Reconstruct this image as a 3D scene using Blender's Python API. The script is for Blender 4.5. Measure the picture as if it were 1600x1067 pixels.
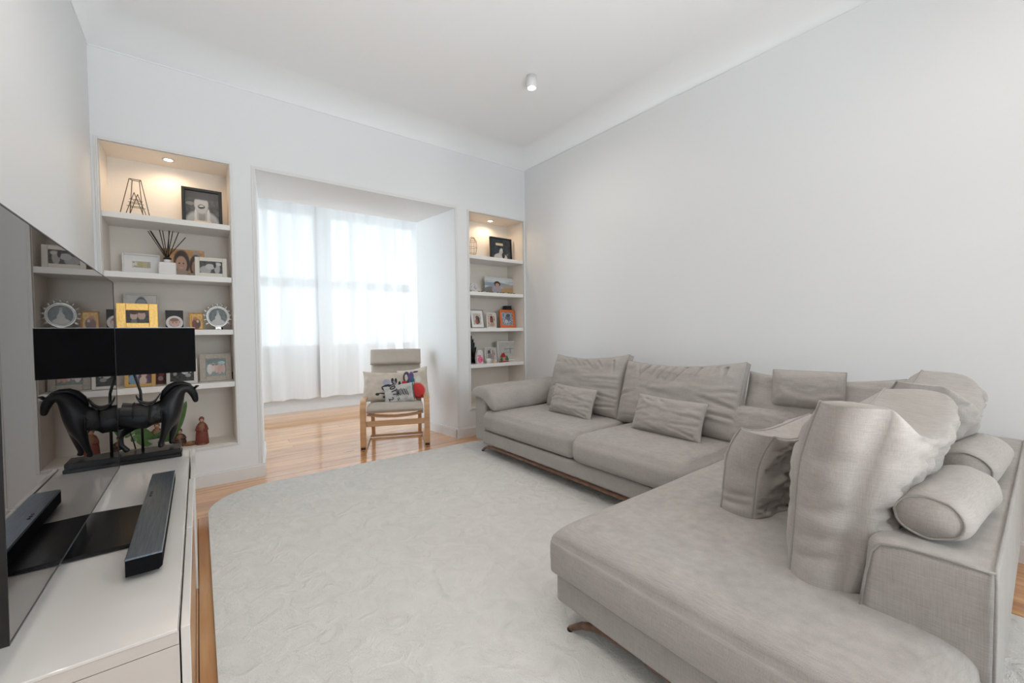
import bpy, bmesh, math, random
from mathutils import Vector, Matrix, noise

# ------------------------------------------------------------------ camera
S = bpy.context.scene
COL = S.collection
for o in list(bpy.data.objects):
    bpy.data.objects.remove(o)
FPX, YAW, PIT, ROL, CAMZ = 642.35, .6527, .0274, -.0107, 1.2
_fw = Vector((math.sin(YAW) * math.cos(PIT), math.cos(YAW) * math.cos(PIT), -math.sin(PIT)))
_r0 = Vector((math.cos(YAW), -math.sin(YAW), 0))
_u0 = _r0.cross(_fw)
_rt = _r0 * math.cos(ROL) + _u0 * math.sin(ROL)
_up = -_r0 * math.sin(ROL) + _u0 * math.cos(ROL)
cd = bpy.data.cameras.new('camera')
cam = bpy.data.objects.new('camera', cd)
COL.objects.link(cam)
cd.sensor_fit = 'HORIZONTAL'
cd.sensor_width = 36
cd.lens = 36 * FPX / 1600
cd.clip_start = .02
m = Matrix.Identity(4)
for i in range(3):
    m[i][0] = _rt[i]; m[i][1] = _up[i]; m[i][2] = -_fw[i]
m[2][3] = CAMZ
cam.matrix_world = m
S.camera = cam
S.view_settings.view_transform = 'Standard'
S.view_settings.look = 'None'
S.view_settings.gamma = 1
S.view_settings.use_curve_mapping = False
S.view_settings.exposure = -0.03

# ------------------------------------------------------------------ world and daylight
W = bpy.data.worlds.new('sky')
S.world = W
W.use_nodes = True
bg = W.node_tree.nodes['Background']
bg.inputs[0].default_value = (.84, .93, 1.0, 1)
bg.inputs[1].default_value = 6.2

def portal(loc, rot, sx, sy):
    l = bpy.data.lights.new('daylight_portal', 'AREA')
    l.shape = 'RECTANGLE'; l.size = sx; l.size_y = sy
    l.cycles.is_portal = True
    o = bpy.data.objects.new('daylight_portal', l)
    COL.objects.link(o)
    o.location = loc; o.rotation_euler = rot
    return o
portal((1.75, 7.12, 2.0), (-math.pi / 2, 0, 0), 2.9, 2.2)
portal((1.45, -2.72, 1.6), (math.pi / 2, 0, 0), 2.4, 2.2)  # portal for the added rear window
portal((-.62, 5.9, 1.6), (0, -math.pi / 2, 0), 2.6, 1.9)  # portal for the added left sunroom glazing
portal((3.87, 5.9, 1.6), (0, math.pi / 2, 0), 2.6, 1.9)  # portal for the added right sunroom glazing

def lamp(kind, loc, power, color, size=.05, rot=(0, 0, 0), spot=None, blend=.5):
    l = bpy.data.lights.new('lamp', kind)
    l.energy = power; l.color = color
    if kind == 'AREA':
        l.shape = 'DISK'; l.size = size
    else:
        l.shadow_soft_size = size
    if kind == 'SPOT':
        l.spot_size = spot; l.spot_blend = blend
    o = bpy.data.objects.new('lamp', l)
    COL.objects.link(o)
    o.location = loc; o.rotation_euler = rot
    return o

# ------------------------------------------------------------------ pixel helpers (photo pixel + known depth -> point)
def ray(u, v):
    return _rt * ((u - 800) / FPX) + _up * (-(v - 533.5) / FPX) + _fw
def at_y(u, v, y):
    d = ray(u, v); p = d * (y / d.y); return Vector((p.x, y, p.z + CAMZ))
def at_z(u, v, z=0.):
    d = ray(u, v); p = d * ((z - CAMZ) / d.z); return Vector((p.x, p.y, z))

# ------------------------------------------------------------------ materials
MATS = {}
def newmat(name):
    mt = bpy.data.materials.new(name)
    mt.use_nodes = True
    nt = mt.node_tree
    return mt, nt, nt.nodes['Principled BSDF'], nt.nodes.new, nt.links.new

def plain(name, color, rough=.5, metal=0., spec=.5, coat=0., bump=0., bscale=60., var=0.):
    if name in MATS: return MATS[name]
    mt, nt, b, N, L = newmat(name)
    b.inputs['Base Color'].default_value = (*color, 1)
    b.inputs['Roughness'].default_value = rough
    b.inputs['Metallic'].default_value = metal
    b.inputs['Specular IOR Level'].default_value = spec
    b.inputs['Coat Weight'].default_value = coat
    b.inputs['Coat Roughness'].default_value = .05
    tc = N('ShaderNodeTexCoord')
    nz = N('ShaderNodeTexNoise')
    nz.inputs['Scale'].default_value = bscale
    L(tc.outputs['Object'], nz.inputs['Vector'])
    if bump:
        bp = N('ShaderNodeBump'); bp.inputs['Strength'].default_value = bump; bp.inputs['Distance'].default_value = .005
        L(nz.outputs['Fac'], bp.inputs['Height']); L(bp.outputs['Normal'], b.inputs['Normal'])
    mx = N('ShaderNodeMix'); mx.data_type = 'RGBA'
    mx.inputs[6].default_value = (*[c * (1 - var) for c in color], 1)
    mx.inputs[7].default_value = (*[min(1, c * (1 + var)) for c in color], 1)
    L(nz.outputs['Fac'], mx.inputs[0]); L(mx.outputs[2], b.inputs['Base Color'])
    MATS[name] = mt
    return mt

def fabric(name, c1, c2, weave=1.0, bump=.25):
    """linen: long thin slubs across and along, fine grain, soft bump"""
    if name in MATS: return MATS[name]
    mt, nt, b, N, L = newmat(name)
    b.inputs['Roughness'].default_value = .9
    b.inputs['Specular IOR Level'].default_value = .15
    b.inputs['Sheen Weight'].default_value = .15
    tc = N('ShaderNodeTexCoord')
    outs = []
    for sc in ((500, 500, 22), (26, 26, 420), (9, 9, 9)):
        mp = N('ShaderNodeMapping'); mp.inputs['Scale'].default_value = [s * weave for s in sc]
        nz = N('ShaderNodeTexNoise'); nz.inputs['Scale'].default_value = 1; nz.inputs['Detail'].default_value = 3
        L(tc.outputs['Object'], mp.inputs['Vector']); L(mp.outputs['Vector'], nz.inputs['Vector'])
        outs.append(nz.outputs['Fac'])
    a1 = N('ShaderNodeMath'); a1.operation = 'ADD'; L(outs[0], a1.inputs[0]); L(outs[1], a1.inputs[1])
    a2 = N('ShaderNodeMath'); a2.operation = 'MULTIPLY_ADD'; L(outs[2], a2.inputs[0]); a2.inputs[1].default_value = .6; L(a1.outputs[0], a2.inputs[2])
    mr = N('ShaderNodeMapRange'); mr.inputs['From Min'].default_value = .85; mr.inputs['From Max'].default_value = 1.75
    L(a2.outputs[0], mr.inputs['Value'])
    mx = N('ShaderNodeMix'); mx.data_type = 'RGBA'
    mx.inputs[6].default_value = (*c1, 1); mx.inputs[7].default_value = (*c2, 1)
    L(mr.outputs[0], mx.inputs[0]); L(mx.outputs[2], b.inputs['Base Color'])
    bp = N('ShaderNodeBump'); bp.inputs['Strength'].default_value = bump; bp.inputs['Distance'].default_value = .002
    L(a1.outputs[0], bp.inputs['Height']); L(bp.outputs['Normal'], b.inputs['Normal'])
    MATS[name] = mt
    return mt

def wood(name, c1, c2, c3, rough=.3, coat=.0, scale=1., rand=True, knots=False):
    """grain along local X"""
    if name in MATS: return MATS[name]
    mt, nt, b, N, L = newmat(name)
    b.inputs['Roughness'].default_value = rough
    b.inputs['Coat Weight'].default_value = coat
    b.inputs['Coat Roughness'].default_value = .07
    b.inputs['Coat IOR'].default_value = 1.7
    tc = N('ShaderNodeTexCoord')
    oi = N('ShaderNodeObjectInfo')
    off = N('ShaderNodeVectorMath'); off.operation = 'MULTIPLY_ADD'
    cmb = N('ShaderNodeCombineXYZ')
    for i in range(3): L(oi.outputs['Random'], cmb.inputs[i])
    L(cmb.outputs[0], off.inputs[0]); off.inputs[1].default_value = (37, 19, 11) if rand else (0, 0, 0)
    L(tc.outputs['Object'], off.inputs[2])
    mp = N('ShaderNodeMapping'); mp.inputs['Scale'].default_value = (1.3 * scale, 22 * scale, 22 * scale)
    L(off.outputs[0], mp.inputs['Vector'])
    nz = N('ShaderNodeTexNoise'); nz.inputs['Scale'].default_value = 1; nz.inputs['Detail'].default_value = 5; nz.inputs['Distortion'].default_value = .6
    L(mp.outputs[0], nz.inputs['Vector'])
    cr = N('ShaderNodeValToRGB')
    e = cr.color_ramp.elements
    e[0].position = .3; e[0].color = (*c1, 1)
    e[1].position = .7; e[1].color = (*c3, 1)
    k = cr.color_ramp.elements.new(.5); k.color = (*c2, 1)
    L(nz.outputs['Fac'], cr.inputs[0])
    last = cr.outputs[0]
    if rand:
        hsv = N('ShaderNodeHueSaturation')
        mr = N('ShaderNodeMapRange'); mr.inputs['To Min'].default_value = .84; mr.inputs['To Max'].default_value = 1.1
        L(oi.outputs['Random'], mr.inputs['Value']); L(mr.outputs[0], hsv.inputs['Value']); L(last, hsv.inputs['Color'])
        last = hsv.outputs[0]
    if knots:
        vo = N('ShaderNodeTexVoronoi'); vo.inputs['Scale'].default_value = 1
        mk = N('ShaderNodeMapping'); mk.inputs['Scale'].default_value = (1.1, 4.5, 1)
        L(off.outputs[0], mk.inputs['Vector']); L(mk.outputs[0], vo.inputs['Vector'])
        mr2 = N('ShaderNodeMapRange'); mr2.inputs['From Min'].default_value = .03; mr2.inputs['From Max'].default_value = .085
        L(vo.outputs['Distance'], mr2.inputs['Value'])
        mx = N('ShaderNodeMix'); mx.data_type = 'RGBA'; mx.inputs[6].default_value = (.10, .035, .012, 1)
        L(mr2.outputs[0], mx.inputs[0]); L(last, mx.inputs[7]); last = mx.outputs[2]
    L(last, b.inputs['Base Color'])
    bp = N('ShaderNodeBump'); bp.inputs['Strength'].default_value = .06; bp.inputs['Distance'].default_value = .003
    L(nz.outputs['Fac'], bp.inputs['Height']); L(bp.outputs['Normal'], b.inputs['Normal'])
    if coat: L(bp.outputs['Normal'], b.inputs['Coat Normal'])
    MATS[name] = mt
    return mt

def picture(name, bgc, blobs, noise_amt=.25, nscale=6, rough=.25, distort=.04, axis='XZ', bg2=None):
    """a printed photo: soft-edged ellipses over a mottled ground, in the picture's own 0..1 space"""
    mt, nt, b, N, L = newmat(name)
    b.inputs['Roughness'].default_value = rough
    tc = N('ShaderNodeTexCoord')
    sp = N('ShaderNodeSeparateXYZ'); L(tc.outputs['Generated'], sp.inputs[0])
    cb = N('ShaderNodeCombineXYZ'); L(sp.outputs['X'], cb.inputs[0]); L(sp.outputs[axis[1]], cb.inputs[1])
    nz = N('ShaderNodeTexNoise'); nz.inputs['Scale'].default_value = nscale; nz.inputs['Detail'].default_value = 4
    L(cb.outputs[0], nz.inputs['Vector'])
    ds = N('ShaderNodeVectorMath'); ds.operation = 'MULTIPLY_ADD'
    L(nz.outputs['Color'], ds.inputs[0]); ds.inputs[1].default_value = (distort, distort, 0); L(cb.outputs[0], ds.inputs[2])
    mx = N('ShaderNodeMix'); mx.data_type = 'RGBA'
    if bg2 is None:
        mx.inputs[6].default_value = (*[c * (1 - noise_amt * 1.6) for c in bgc], 1)
        mx.inputs[7].default_value = (*[min(1, c * (1 + noise_amt * 1.6)) for c in bgc], 1)
    else:
        mx.inputs[6].default_value = (*bgc, 1); mx.inputs[7].default_value = (*bg2, 1)
    mrn = N('ShaderNodeMapRange'); mrn.inputs['From Min'].default_value = .3; mrn.inputs['From Max'].default_value = .7
    L(nz.outputs['Fac'], mrn.inputs['Value'])
    L(mrn.outputs[0], mx.inputs[0])
    last = mx.outputs[2]
    for (cx, cz, rx, rz, c) in blobs:
        s1 = N('ShaderNodeVectorMath'); s1.operation = 'SUBTRACT'; L(ds.outputs[0], s1.inputs[0])
        s1.inputs[1].default_value = (cx + distort / 2, cz + distort / 2, 0)
        s2 = N('ShaderNodeVectorMath'); s2.operation = 'DIVIDE'; L(s1.outputs[0], s2.inputs[0]); s2.inputs[1].default_value = (rx, rz, 1)
        s3 = N('ShaderNodeVectorMath'); s3.operation = 'LENGTH'; L(s2.outputs[0], s3.inputs[0])
        mr = N('ShaderNodeMapRange'); mr.inputs['From Min'].default_value = .9; mr.inputs['From Max'].default_value = 1.08
        mr.inputs['To Min'].default_value = 1; mr.inputs['To Max'].default_value = 0
        L(s3.outputs['Value'], mr.inputs['Value'])
        m2 = N('ShaderNodeMix'); m2.data_type = 'RGBA'; L(mr.outputs[0], m2.inputs[0]); L(last, m2.inputs[6]); m2.inputs[7].default_value = (*c, 1)
        last = m2.outputs[2]
    L(last, b.inputs['Base Color'])
    return mt

WALL = plain('white wall paint', (.84, .845, .85), .55, spec=.3, bump=.02, bscale=25)
NICHE = plain('cream niche paint', (.88, .81, .73), .5, spec=.3, bump=.02, bscale=25)
SHELF = plain('white shelf lacquer', (.86, .83, .80), .35)
TRIM = plain('white trim lacquer', (.80, .79, .775), .35)
CEIL = plain('white ceiling paint', (.90, .905, .91), .6, spec=.2, bump=.02, bscale=20)
SOFA = fabric('grey linen upholstery', (.345, .318, .295), (.485, .455, .428))
SOFA2 = fabric('grey linen cushion cover', (.348, .318, .294), (.488, .454, .425), weave=1.1)
PIPE = fabric('grey linen piping', (.31, .29, .27), (.40, .38, .36))
WALNUT = wood('walnut leg wood', (.11, .055, .034), (.17, .085, .052), (.22, .12, .078), rough=.35, rand=False)
PINE = wood('varnished pine board', (.50, .20, .06), (.68, .32, .11), (.78, .43, .18), rough=.28, coat=1.0, knots=True)
BIRCH = wood('birch veneer', (.50, .27, .125), (.58, .33, .165), (.64, .38, .20), rough=.35, coat=.2, rand=False)
BLACK = plain('black lacquer', (.007, .007, .008), .25, spec=.35)
HORSE = plain('satin black ceramic', (.007, .007, .008), .36, spec=.32, bump=.05, bscale=40)
WHITEP = plain('white plastic', (.80, .79, .78), .4)
GOLD = plain('gold leaf', (.80, .52, .17), .28, metal=.75, bump=.35, bscale=70, var=.2)
SILVER = plain('silver metal', (.62, .61, .59), .28, metal=.85, bump=.15, bscale=60)

# ------------------------------------------------------------------ mesh helpers
def link(name, bm, mat, parent=None, smooth=False, loc=None):
    me = bpy.data.meshes.new(name)
    bmesh.ops.recalc_face_normals(bm, faces=bm.faces)
    bm.to_mesh(me); bm.free()
    if smooth:
        for p in me.polygons: p.use_smooth = True
    if mat:
        for mm in (mat if isinstance(mat, (list, tuple)) else [mat]): me.materials.append(mm)
    o = bpy.data.objects.new(name, me)
    COL.objects.link(o)
    if parent: o.parent = parent
    if loc is not None: o.location = loc
    return o

def tag(o, label=None, cat=None, group=None, kind=None):
    if label: o['label'] = label
    if cat: o['category'] = cat
    if group: o['group'] = group
    if kind: o['kind'] = kind
    return o

def thing(name, label, cat, loc=(0, 0, 0), rotz=0., group=None, rot=None):
    o = bpy.data.objects.new(name, None)
    COL.objects.link(o)
    o.empty_display_size = .05
    o.location = loc
    o.rotation_euler = rot if rot else (0, 0, rotz)
    return tag(o, label, cat, group)

def bbox(bm, x0, x1, y0, y1, z0, z1, bev=0., seg=2):
    vs = [bm.verts.new((x, y, z)) for x in (x0, x1) for y in (y0, y1) for z in (z0, z1)]
    fs = [(0, 1, 3, 2), (4, 6, 7, 5), (0, 4, 5, 1), (2, 3, 7, 6), (0, 2, 6, 4), (1, 5, 7, 3)]
    faces = [bm.faces.new([vs[i] for i in f]) for f in fs]
    if bev:
        es = {e for f in faces for e in f.edges}
        bmesh.ops.bevel(bm, geom=list(es), offset=bev, segments=seg, affect='EDGES', profile=.5)
    return bm

def box(name, x0, x1, y0, y1, z0, z1, mat, parent=None, bev=0., seg=2, smooth=False):
    bm = bmesh.new(); bbox(bm, x0, x1, y0, y1, z0, z1, bev, seg)
    return link(name, bm, mat, parent, smooth)

def bprism(bm, pts, a0, a1, axis='z'):
    """extrude polygon: axis z -> pts (x,y); axis x -> pts (y,z); axis y -> pts (x,z)"""
    def mk(p, a):
        return {'z': (p[0], p[1], a), 'x': (a, p[0], p[1]), 'y': (p[0], a, p[1])}[axis]
    lo = [bm.verts.new(mk(p, a0)) for p in pts]; hi = [bm.verts.new(mk(p, a1)) for p in pts]
    n = len(pts)
    bm.faces.new(lo); bm.faces.new(hi[::-1])
    for i in range(n):
        bm.faces.new((lo[i], lo[(i + 1) % n], hi[(i + 1) % n], hi[i]))
    return bm

def prism(name, pts, a0, a1, mat, parent=None, axis='z', bev=0., smooth=False):
    bm = bmesh.new(); bprism(bm, pts, a0, a1, axis)
    if bev: bmesh.ops.bevel(bm, geom=bm.edges[:], offset=bev, segments=2, affect='EDGES')
    return link(name, bm, mat, parent, smooth)

def btube(bm, pts, r, n=8, closed=False, flat=None):
    """tube along pts; r number or list; flat=(a,b) gives an elliptic/rect section scale"""
    pts = [Vector(p) for p in pts]
    k = len(pts)
    rs = r if isinstance(r, (list, tuple)) else [r] * k
    rings = []
    prev = None
    for i, p in enumerate(pts):
        if closed: t = pts[(i + 1) % k] - pts[i - 1]
        else: t = pts[min(i + 1, k - 1)] - pts[max(i - 1, 0)]
        if t.length < 1e-9: t = Vector((0, 0, 1))
        t.normalize()
        if prev is None:
            a = Vector((0, 0, 1)) if abs(t.z) < .9 else Vector((1, 0, 0))
            prev = (a - t * a.dot(t)).normalized()
        else:
            prev = prev - t * prev.dot(t)
            if prev.length < 1e-6: prev = t.orthogonal()
            prev.normalize()
        b = t.cross(prev)
        rings.append([bm.verts.new(p + (prev * math.cos(2 * math.pi * j / n) + b * math.sin(2 * math.pi * j / n)) * rs[i]) for j in range(n)])
    rng = range(k) if closed else range(k - 1)
    for i in rng:
        A, B = rings[i], rings[(i + 1) % k]
        for j in range(n):
            bm.faces.new((A[j], A[(j + 1) % n], B[(j + 1) % n], B[j]))
    if not closed:
        bm.faces.new(rings[0][::-1]); bm.faces.new(rings[-1])
    return bm

def tube(name, pts, r, mat, parent=None, n=8, closed=False):
    bm = bmesh.new(); btube(bm, pts, r, n, closed)
    return link(name, bm, mat, parent, True)

def blathe(bm, prof, n=24, c=(0, 0, 0), sx=1., sy=1.):
    rings = []
    for (r, z) in prof:
        if r < 1e-6: rings.append([bm.verts.new((c[0], c[1], c[2] + z))])
        else: rings.append([bm.verts.new((c[0] + sx * r * math.cos(2 * math.pi * j / n), c[1] + sy * r * math.sin(2 * math.pi * j / n), c[2] + z)) for j in range(n)])
    for A, B in zip(rings[:-1], rings[1:]):
        for j in range(n):
            a0, a1 = A[j % len(A)], A[(j + 1) % len(A)]; b0, b1 = B[j % len(B)], B[(j + 1) % len(B)]
            f = [a0]
            for v in (a1, b1, b0):
                if v not in f: f.append(v)
            if len(f) > 2: bm.faces.new(f)
    if len(rings[0]) > 1: bm.faces.new(rings[0][::-1])
    if len(rings[-1]) > 1: bm.faces.new(rings[-1])
    return bm

def lathe(name, prof, mat, parent=None, n=24, c=(0, 0, 0), sx=1., sy=1., smooth=True):
    bm = bmesh.new(); blathe(bm, prof, n, c, sx, sy)
    return link(name, bm, mat, parent, smooth)

def softbox(name, x0, x1, y0, y1, z0, z1, r, mat, parent=None, step=.05, deform=None, edge=0.):
    """rounded, upholstered block; deform(p, t) gets point and unit-cube coords, returns the new point"""
    h = [(x1 - x0) / 2, (y1 - y0) / 2, (z1 - z0) / 2]
    c = Vector(((x0 + x1) / 2, (y0 + y1) / 2, (z0 + z1) / 2))
    r = min(r, *h)
    ax = []
    for hh in h:
        arc = [-hh + r * (1 - math.tan(math.radians(45 * (1 - k / 4)))) for k in range(4)]
        n = max(1, int(round(2 * (hh - r) / step)))
        mid = [-(hh - r) + 2 * (hh - r) * k / n for k in range(n + 1)] if hh - r > 1e-4 else [0.]
        if edge and hh - r > edge and len(ax) < 2:
            k0 = hh - r
            fine = [-k0 + edge * f for f in (0, .06, .16, .3, .5, .75)]
            n = max(1, int(round(2 * (k0 - edge) / step)))
            mid = fine + [-(k0 - edge) + 2 * (k0 - edge) * k / n for k in range(n + 1)] + [-a for a in fine[::-1]]
        ax.append(arc + mid + [-a for a in arc[::-1]])
    cache = {}
    bm = bmesh.new()
    def vert(i, j, k):
        key = (i, j, k)
        if key not in cache:
            p = Vector((ax[0][i], ax[1][j], ax[2][k]))
            q = Vector([max(-(h[a] - r), min(h[a] - r, p[a])) for a in range(3)])
            d = p - q
            if d.length > 1e-9: q = q + d.normalized() * r
            t = Vector([p[a] / h[a] for a in range(3)])
            w = q + c
            if deform: w = deform(w, t)
            cache[key] = bm.verts.new(w)
        return cache[key]
    n = [len(a) - 1 for a in ax]
    for a, b_, cc in ((0, 1, 2), (1, 2, 0), (2, 0, 1)):
        for side in (0, n[cc]):
            for i in range(n[a]):
                for j in range(n[b_]):
                    q = []
                    for (di, dj) in ((0, 0), (1, 0), (1, 1), (0, 1)):
                        idx = [0, 0, 0]; idx[a] = i + di; idx[b_] = j + dj; idx[cc] = side
                        q.append(vert(*idx))
                    bm.faces.new(q)
    return link(name, bm, mat, parent, True)

def axes(o, loc, right, up):
    right = Vector(right).normalized(); up = Vector(up)
    up = (up - right * up.dot(right)).normalized()
    y = up.cross(right)
    mm = Matrix.Identity(4)
    for i in range(3):
        mm[i][0] = right[i]; mm[i][1] = y[i]; mm[i][2] = up[i]; mm[i][3] = loc[i]
    o.matrix_world = mm
    return o

def pillow(name, w, h, t, mat, gus=0., ear=.03, wr=.006, wf=(3, 3), gather=0., gtop=True, seed=0, pipe=.004, pmat=None, nu=44, nv=36, shape=None, expo=.5, tb=None, eb=None, crease=0., backpipe=True, bulge=.10, folds=(), bandfolds=()):
    """local X width, Z height (bottom at 0), Y thickness, front at -Y; returns mesh object with piping children"""
    rnd = random.Random(seed); ox = rnd.uniform(0, 50)
    bm = bmesh.new()
    us = [math.sin(math.pi / 2 * (2 * i / nu - 1)) for i in range(nu + 1)]
    vs = [math.sin(math.pi / 2 * (2 * j / nv - 1)) for j in range(nv + 1)]
    def pt(u, v, s):
        x = w / 2 * u * (1 - ear * (1 - v * v) * u * u)
        z = h / 2 * v * (1 - ear * (1 - u * u) * v * v)
        e = max(0, (1 - u ** 4) * (1 - v ** 4))
        th, ex = (t, expo) if s < 0 or tb is None else (tb, eb or expo)
        half = gus / 2 + (th - gus) / 2 * e ** ex
        env = min(1, e * 3)
        nn = noise.noise(Vector((u * wf[0] + ox, v * wf[1], s * 3.1)))
        n2 = noise.noise(Vector((u * wf[0] * 2.3 + ox, v * wf[1] * 2.1 + 7, s * 5.1)))
        half += env * wr * (nn * 1.6 + .8 * n2)
        if crease:
            cn = noise.noise(Vector((u * wf[0] * .6 + v * 1.3 + ox, v * wf[1] * 1.1 + u * .5, s * 2.2 + 5)))
            half -= env * crease * max(0, 1 - abs(cn) * 7) ** 2
            cn = noise.noise(Vector((u * 1.1 + ox + 3, v * wf[1] * 1.9, s * 4.2 + 1)))
            half -= env * crease * .6 * max(0, 1 - abs(cn) * 6) ** 2
        if folds and s < 0:
            for (fa, fb, fc, fd, fw, fdep) in folds:
                ax_, az_, bx_, bz_ = fa * w / 2, fb * h / 2, fc * w / 2, fd * h / 2
                px_, pz_ = u * w / 2 - ax_, v * h / 2 - az_
                lx, lz = bx_ - ax_, bz_ - az_
                l2 = lx * lx + lz * lz
                q = max(0, min(1, (px_ * lx + pz_ * lz) / l2))
                d_ = math.hypot(px_ - q * lx, pz_ - q * lz) / fw
                if d_ < 4:
                    tp = 1 - .8 * q
                    half += env * fdep * tp * (.55 * math.exp(-((d_ - 1.7) ** 2)) - math.exp(-d_ * d_))
        if gather:
            k = max(0, (v if gtop else -v))
            gd = noise.noise(Vector((u * 11 + v * 2.0 + ox, s * 2., .3))) - .15 * abs(noise.noise(Vector((u * 23 + ox, 1.7, s))))
            half += gather * gd * env * (k ** 1.0) * (1.25 - k)
        p = Vector((x, s * half, z + h / 2))
        return shape(p, u, v) if shape else p
    grid = {}
    for s in (-1, 1):
        for i, u in enumerate(us):
            for j, v in enumerate(vs):
                edge = i in (0, nu) or j in (0, nv)
                if edge and not gus and s == 1:
                    grid[(s, i, j)] = grid[(-1, i, j)]
                else:
                    grid[(s, i, j)] = bm.verts.new(pt(u, v, s))
        for i in range(nu):
            for j in range(nv):
                bm.faces.new([grid[(s, i, j)], grid[(s, i + 1, j)], grid[(s, i + 1, j + 1)], grid[(s, i, j + 1)]])
    loop = [(i, 0) for i in range(nu)] + [(nu, j) for j in range(nv)] + [(i, nv) for i in range(nu, 0, -1)] + [(0, j) for j in range(nv, 0, -1)]
    sides = {s: [grid[(s,) + k].co.copy() for k in loop] for s in (-1, 1)}
    if gus:
        n = len(loop)
        rows = [[grid[(-1,) + k] for k in loop]]
        for q in (.12, .3, .5, .7, .88):
            row = []
            for k in range(n):
                i, j = loop[k]
                out = Vector((us[i] if abs(us[i]) > .999 else 0, 0, vs[j] if abs(vs[j]) > .999 else 0)).normalized()
                amp = gus * bulge * math.sin(math.pi * q) ** .7
                if out.z < -.5: amp *= .1
                elif out.z > .5: amp *= .12
                c_ = sides[-1][k].lerp(sides[1][k], q)
                amp += wr * 1.5 * noise.noise(Vector((c_.x * 7 + ox, c_.y * 5, c_.z * 13))) * math.sin(math.pi * q)
                for (bz_, bd_) in bandfolds:
                    amp -= bd_ * math.exp(-((c_.z - h * (bz_ + .10 * (q - .5))) / .011) ** 2) * math.sin(math.pi * q) * abs(out.x)
                row.append(bm.verts.new(c_ + out * amp))
            rows.append(row)
        rows.append([grid[(1,) + k] for k in loop])
        for A, B in zip(rows[:-1], rows[1:]):
            for k in range(n):
                k2 = (k + 1) % n
                bm.faces.new([A[k], A[k2], B[k2], B[k]])
    o = link(name, bm, mat, None, True)
    if pipe:
        for s in ((-1, 1) if gus and backpipe else (-1,)):
            tube('piping', sides[s], pipe, pmat or PIPE, o, n=6, closed=True)
    return o

def text_mesh(name, body, size, mat, parent, loc, rot=(math.pi / 2, 0, 0), extrude=.0006, align='CENTER', bold=0.):
    cu = bpy.data.curves.new('tmp', 'FONT')
    cu.body = body; cu.size = size; cu.extrude = extrude; cu.align_x = align; cu.align_y = 'CENTER'; cu.offset = bold
    cu.resolution_u = 3
    t = bpy.data.objects.new('tmp', cu); COL.objects.link(t)
    me = bpy.data.meshes.new_from_object(t.evaluated_get(bpy.context.evaluated_depsgraph_get()))
    bpy.data.objects.remove(t); bpy.data.curves.remove(cu)
    me.name = name; me.materials.clear(); me.materials.append(mat)
    o = bpy.data.objects.new(name, me); COL.objects.link(o)
    o.parent = parent; o.location = loc; o.rotation_euler = rot
    return o

# ------------------------------------------------------------------ the room
D, R, LW = 4.006, 3.286, -.55            # back wall, right wall, left wall
REAR, ZC, COVE = -2.6, 3.18, .18         # wall behind the viewer, cornice line, cove radius
NT, NB, NBACK = 2.549, .312, 4.336       # niche top, bottom, back
OT, YP = 2.5475, 4.80                    # opening soffit, far face of the thick wall
SX0, SX1, SY, SZ = -.5, 3.75, 6.95, 3.20 # the sunroom

def structure(o): return tag(o, kind='structure')

def glass_mat():
    mt, nt, b, N, L = newmat('window glass')
    nt.nodes.remove(b)
    out = nt.nodes['Material Output']
    tr = N('ShaderNodeBsdfTransparent'); tr.inputs[0].default_value = (.96, .98, .98, 1)
    gl = N('ShaderNodeBsdfGlossy'); gl.inputs['Roughness'].default_value = .02
    fr = N('ShaderNodeFresnel'); fr.inputs[0].default_value = 1.45
    mx = N('ShaderNodeMixShader')
    L(fr.outputs[0], mx.inputs[0]); L(tr.outputs[0], mx.inputs[1]); L(gl.outputs[0], mx.inputs[2]); L(mx.outputs[0], out.inputs[0])
    return mt
GLASS = glass_mat()

# floor: sub-floor slab and varnished boards
floor = structure(box('floor', LW - .1, SX1 + .1, REAR - .1, SY + .1, -.08, -.022, plain('dark subfloor', (.05, .03, .02), .9)))
_pl = {}
def plank(length, width, x, y, along):
    key = (round(length, 3), round(width, 4))
    if key not in _pl:
        bm = bmesh.new(); bbox(bm, -length / 2, length / 2, -width / 2 + .0012, width / 2 - .0012, -.02, 0, .0015, 1)
        o = link('plank', bm, PINE, floor); _pl[key] = o.data
    else:
        o = bpy.data.objects.new('plank', _pl[key]); COL.objects.link(o); o.parent = floor
    o.location = (x, y, 0)
    o.rotation_euler = (0, 0, math.pi / 2 if along == 'y' else 0)
rnd = random.Random(4)
PW = .142
YS = 3.33
x = -.026 - 4 * PW
while x < R - .01:                        # boards of the living room run away from the viewer
    x1 = min(x + PW, R)
    x0 = max(x, LW)
    j = rnd.uniform(-.6, 1.6)
    j = round(j * 5) / 5
    if x1 - x0 > .02:
        plank(j - REAR, x1 - x0, (x0 + x1) / 2, (REAR + j) / 2, 'y')
        plank(YS - j, x1 - x0, (x0 + x1) / 2, (YS + j) / 2, 'y')
    x += PW
y = YS
while y < SY - .01:                       # boards under the opening and in the sunroom run across
    y1 = min(y + PW, SY)
    a, b_ = (LW, R) if y1 < D + .05 else ((.40, 2.30) if y1 < YP + .06 else (SX0, SX1))
    if b_ - a > 2.5:
        j = a + (b_ - a) * rnd.choice((.3, .45, .62, .75))
        plank(j - a, y1 - y, (a + j) / 2, (y + y1) / 2, 'x'); plank(b_ - j, y1 - y, (j + b_) / 2, (y + y1) / 2, 'x')
    else:
        plank(b_ - a, y1 - y, (a + b_) / 2, (y + y1) / 2, 'x')
    y += PW

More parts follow.
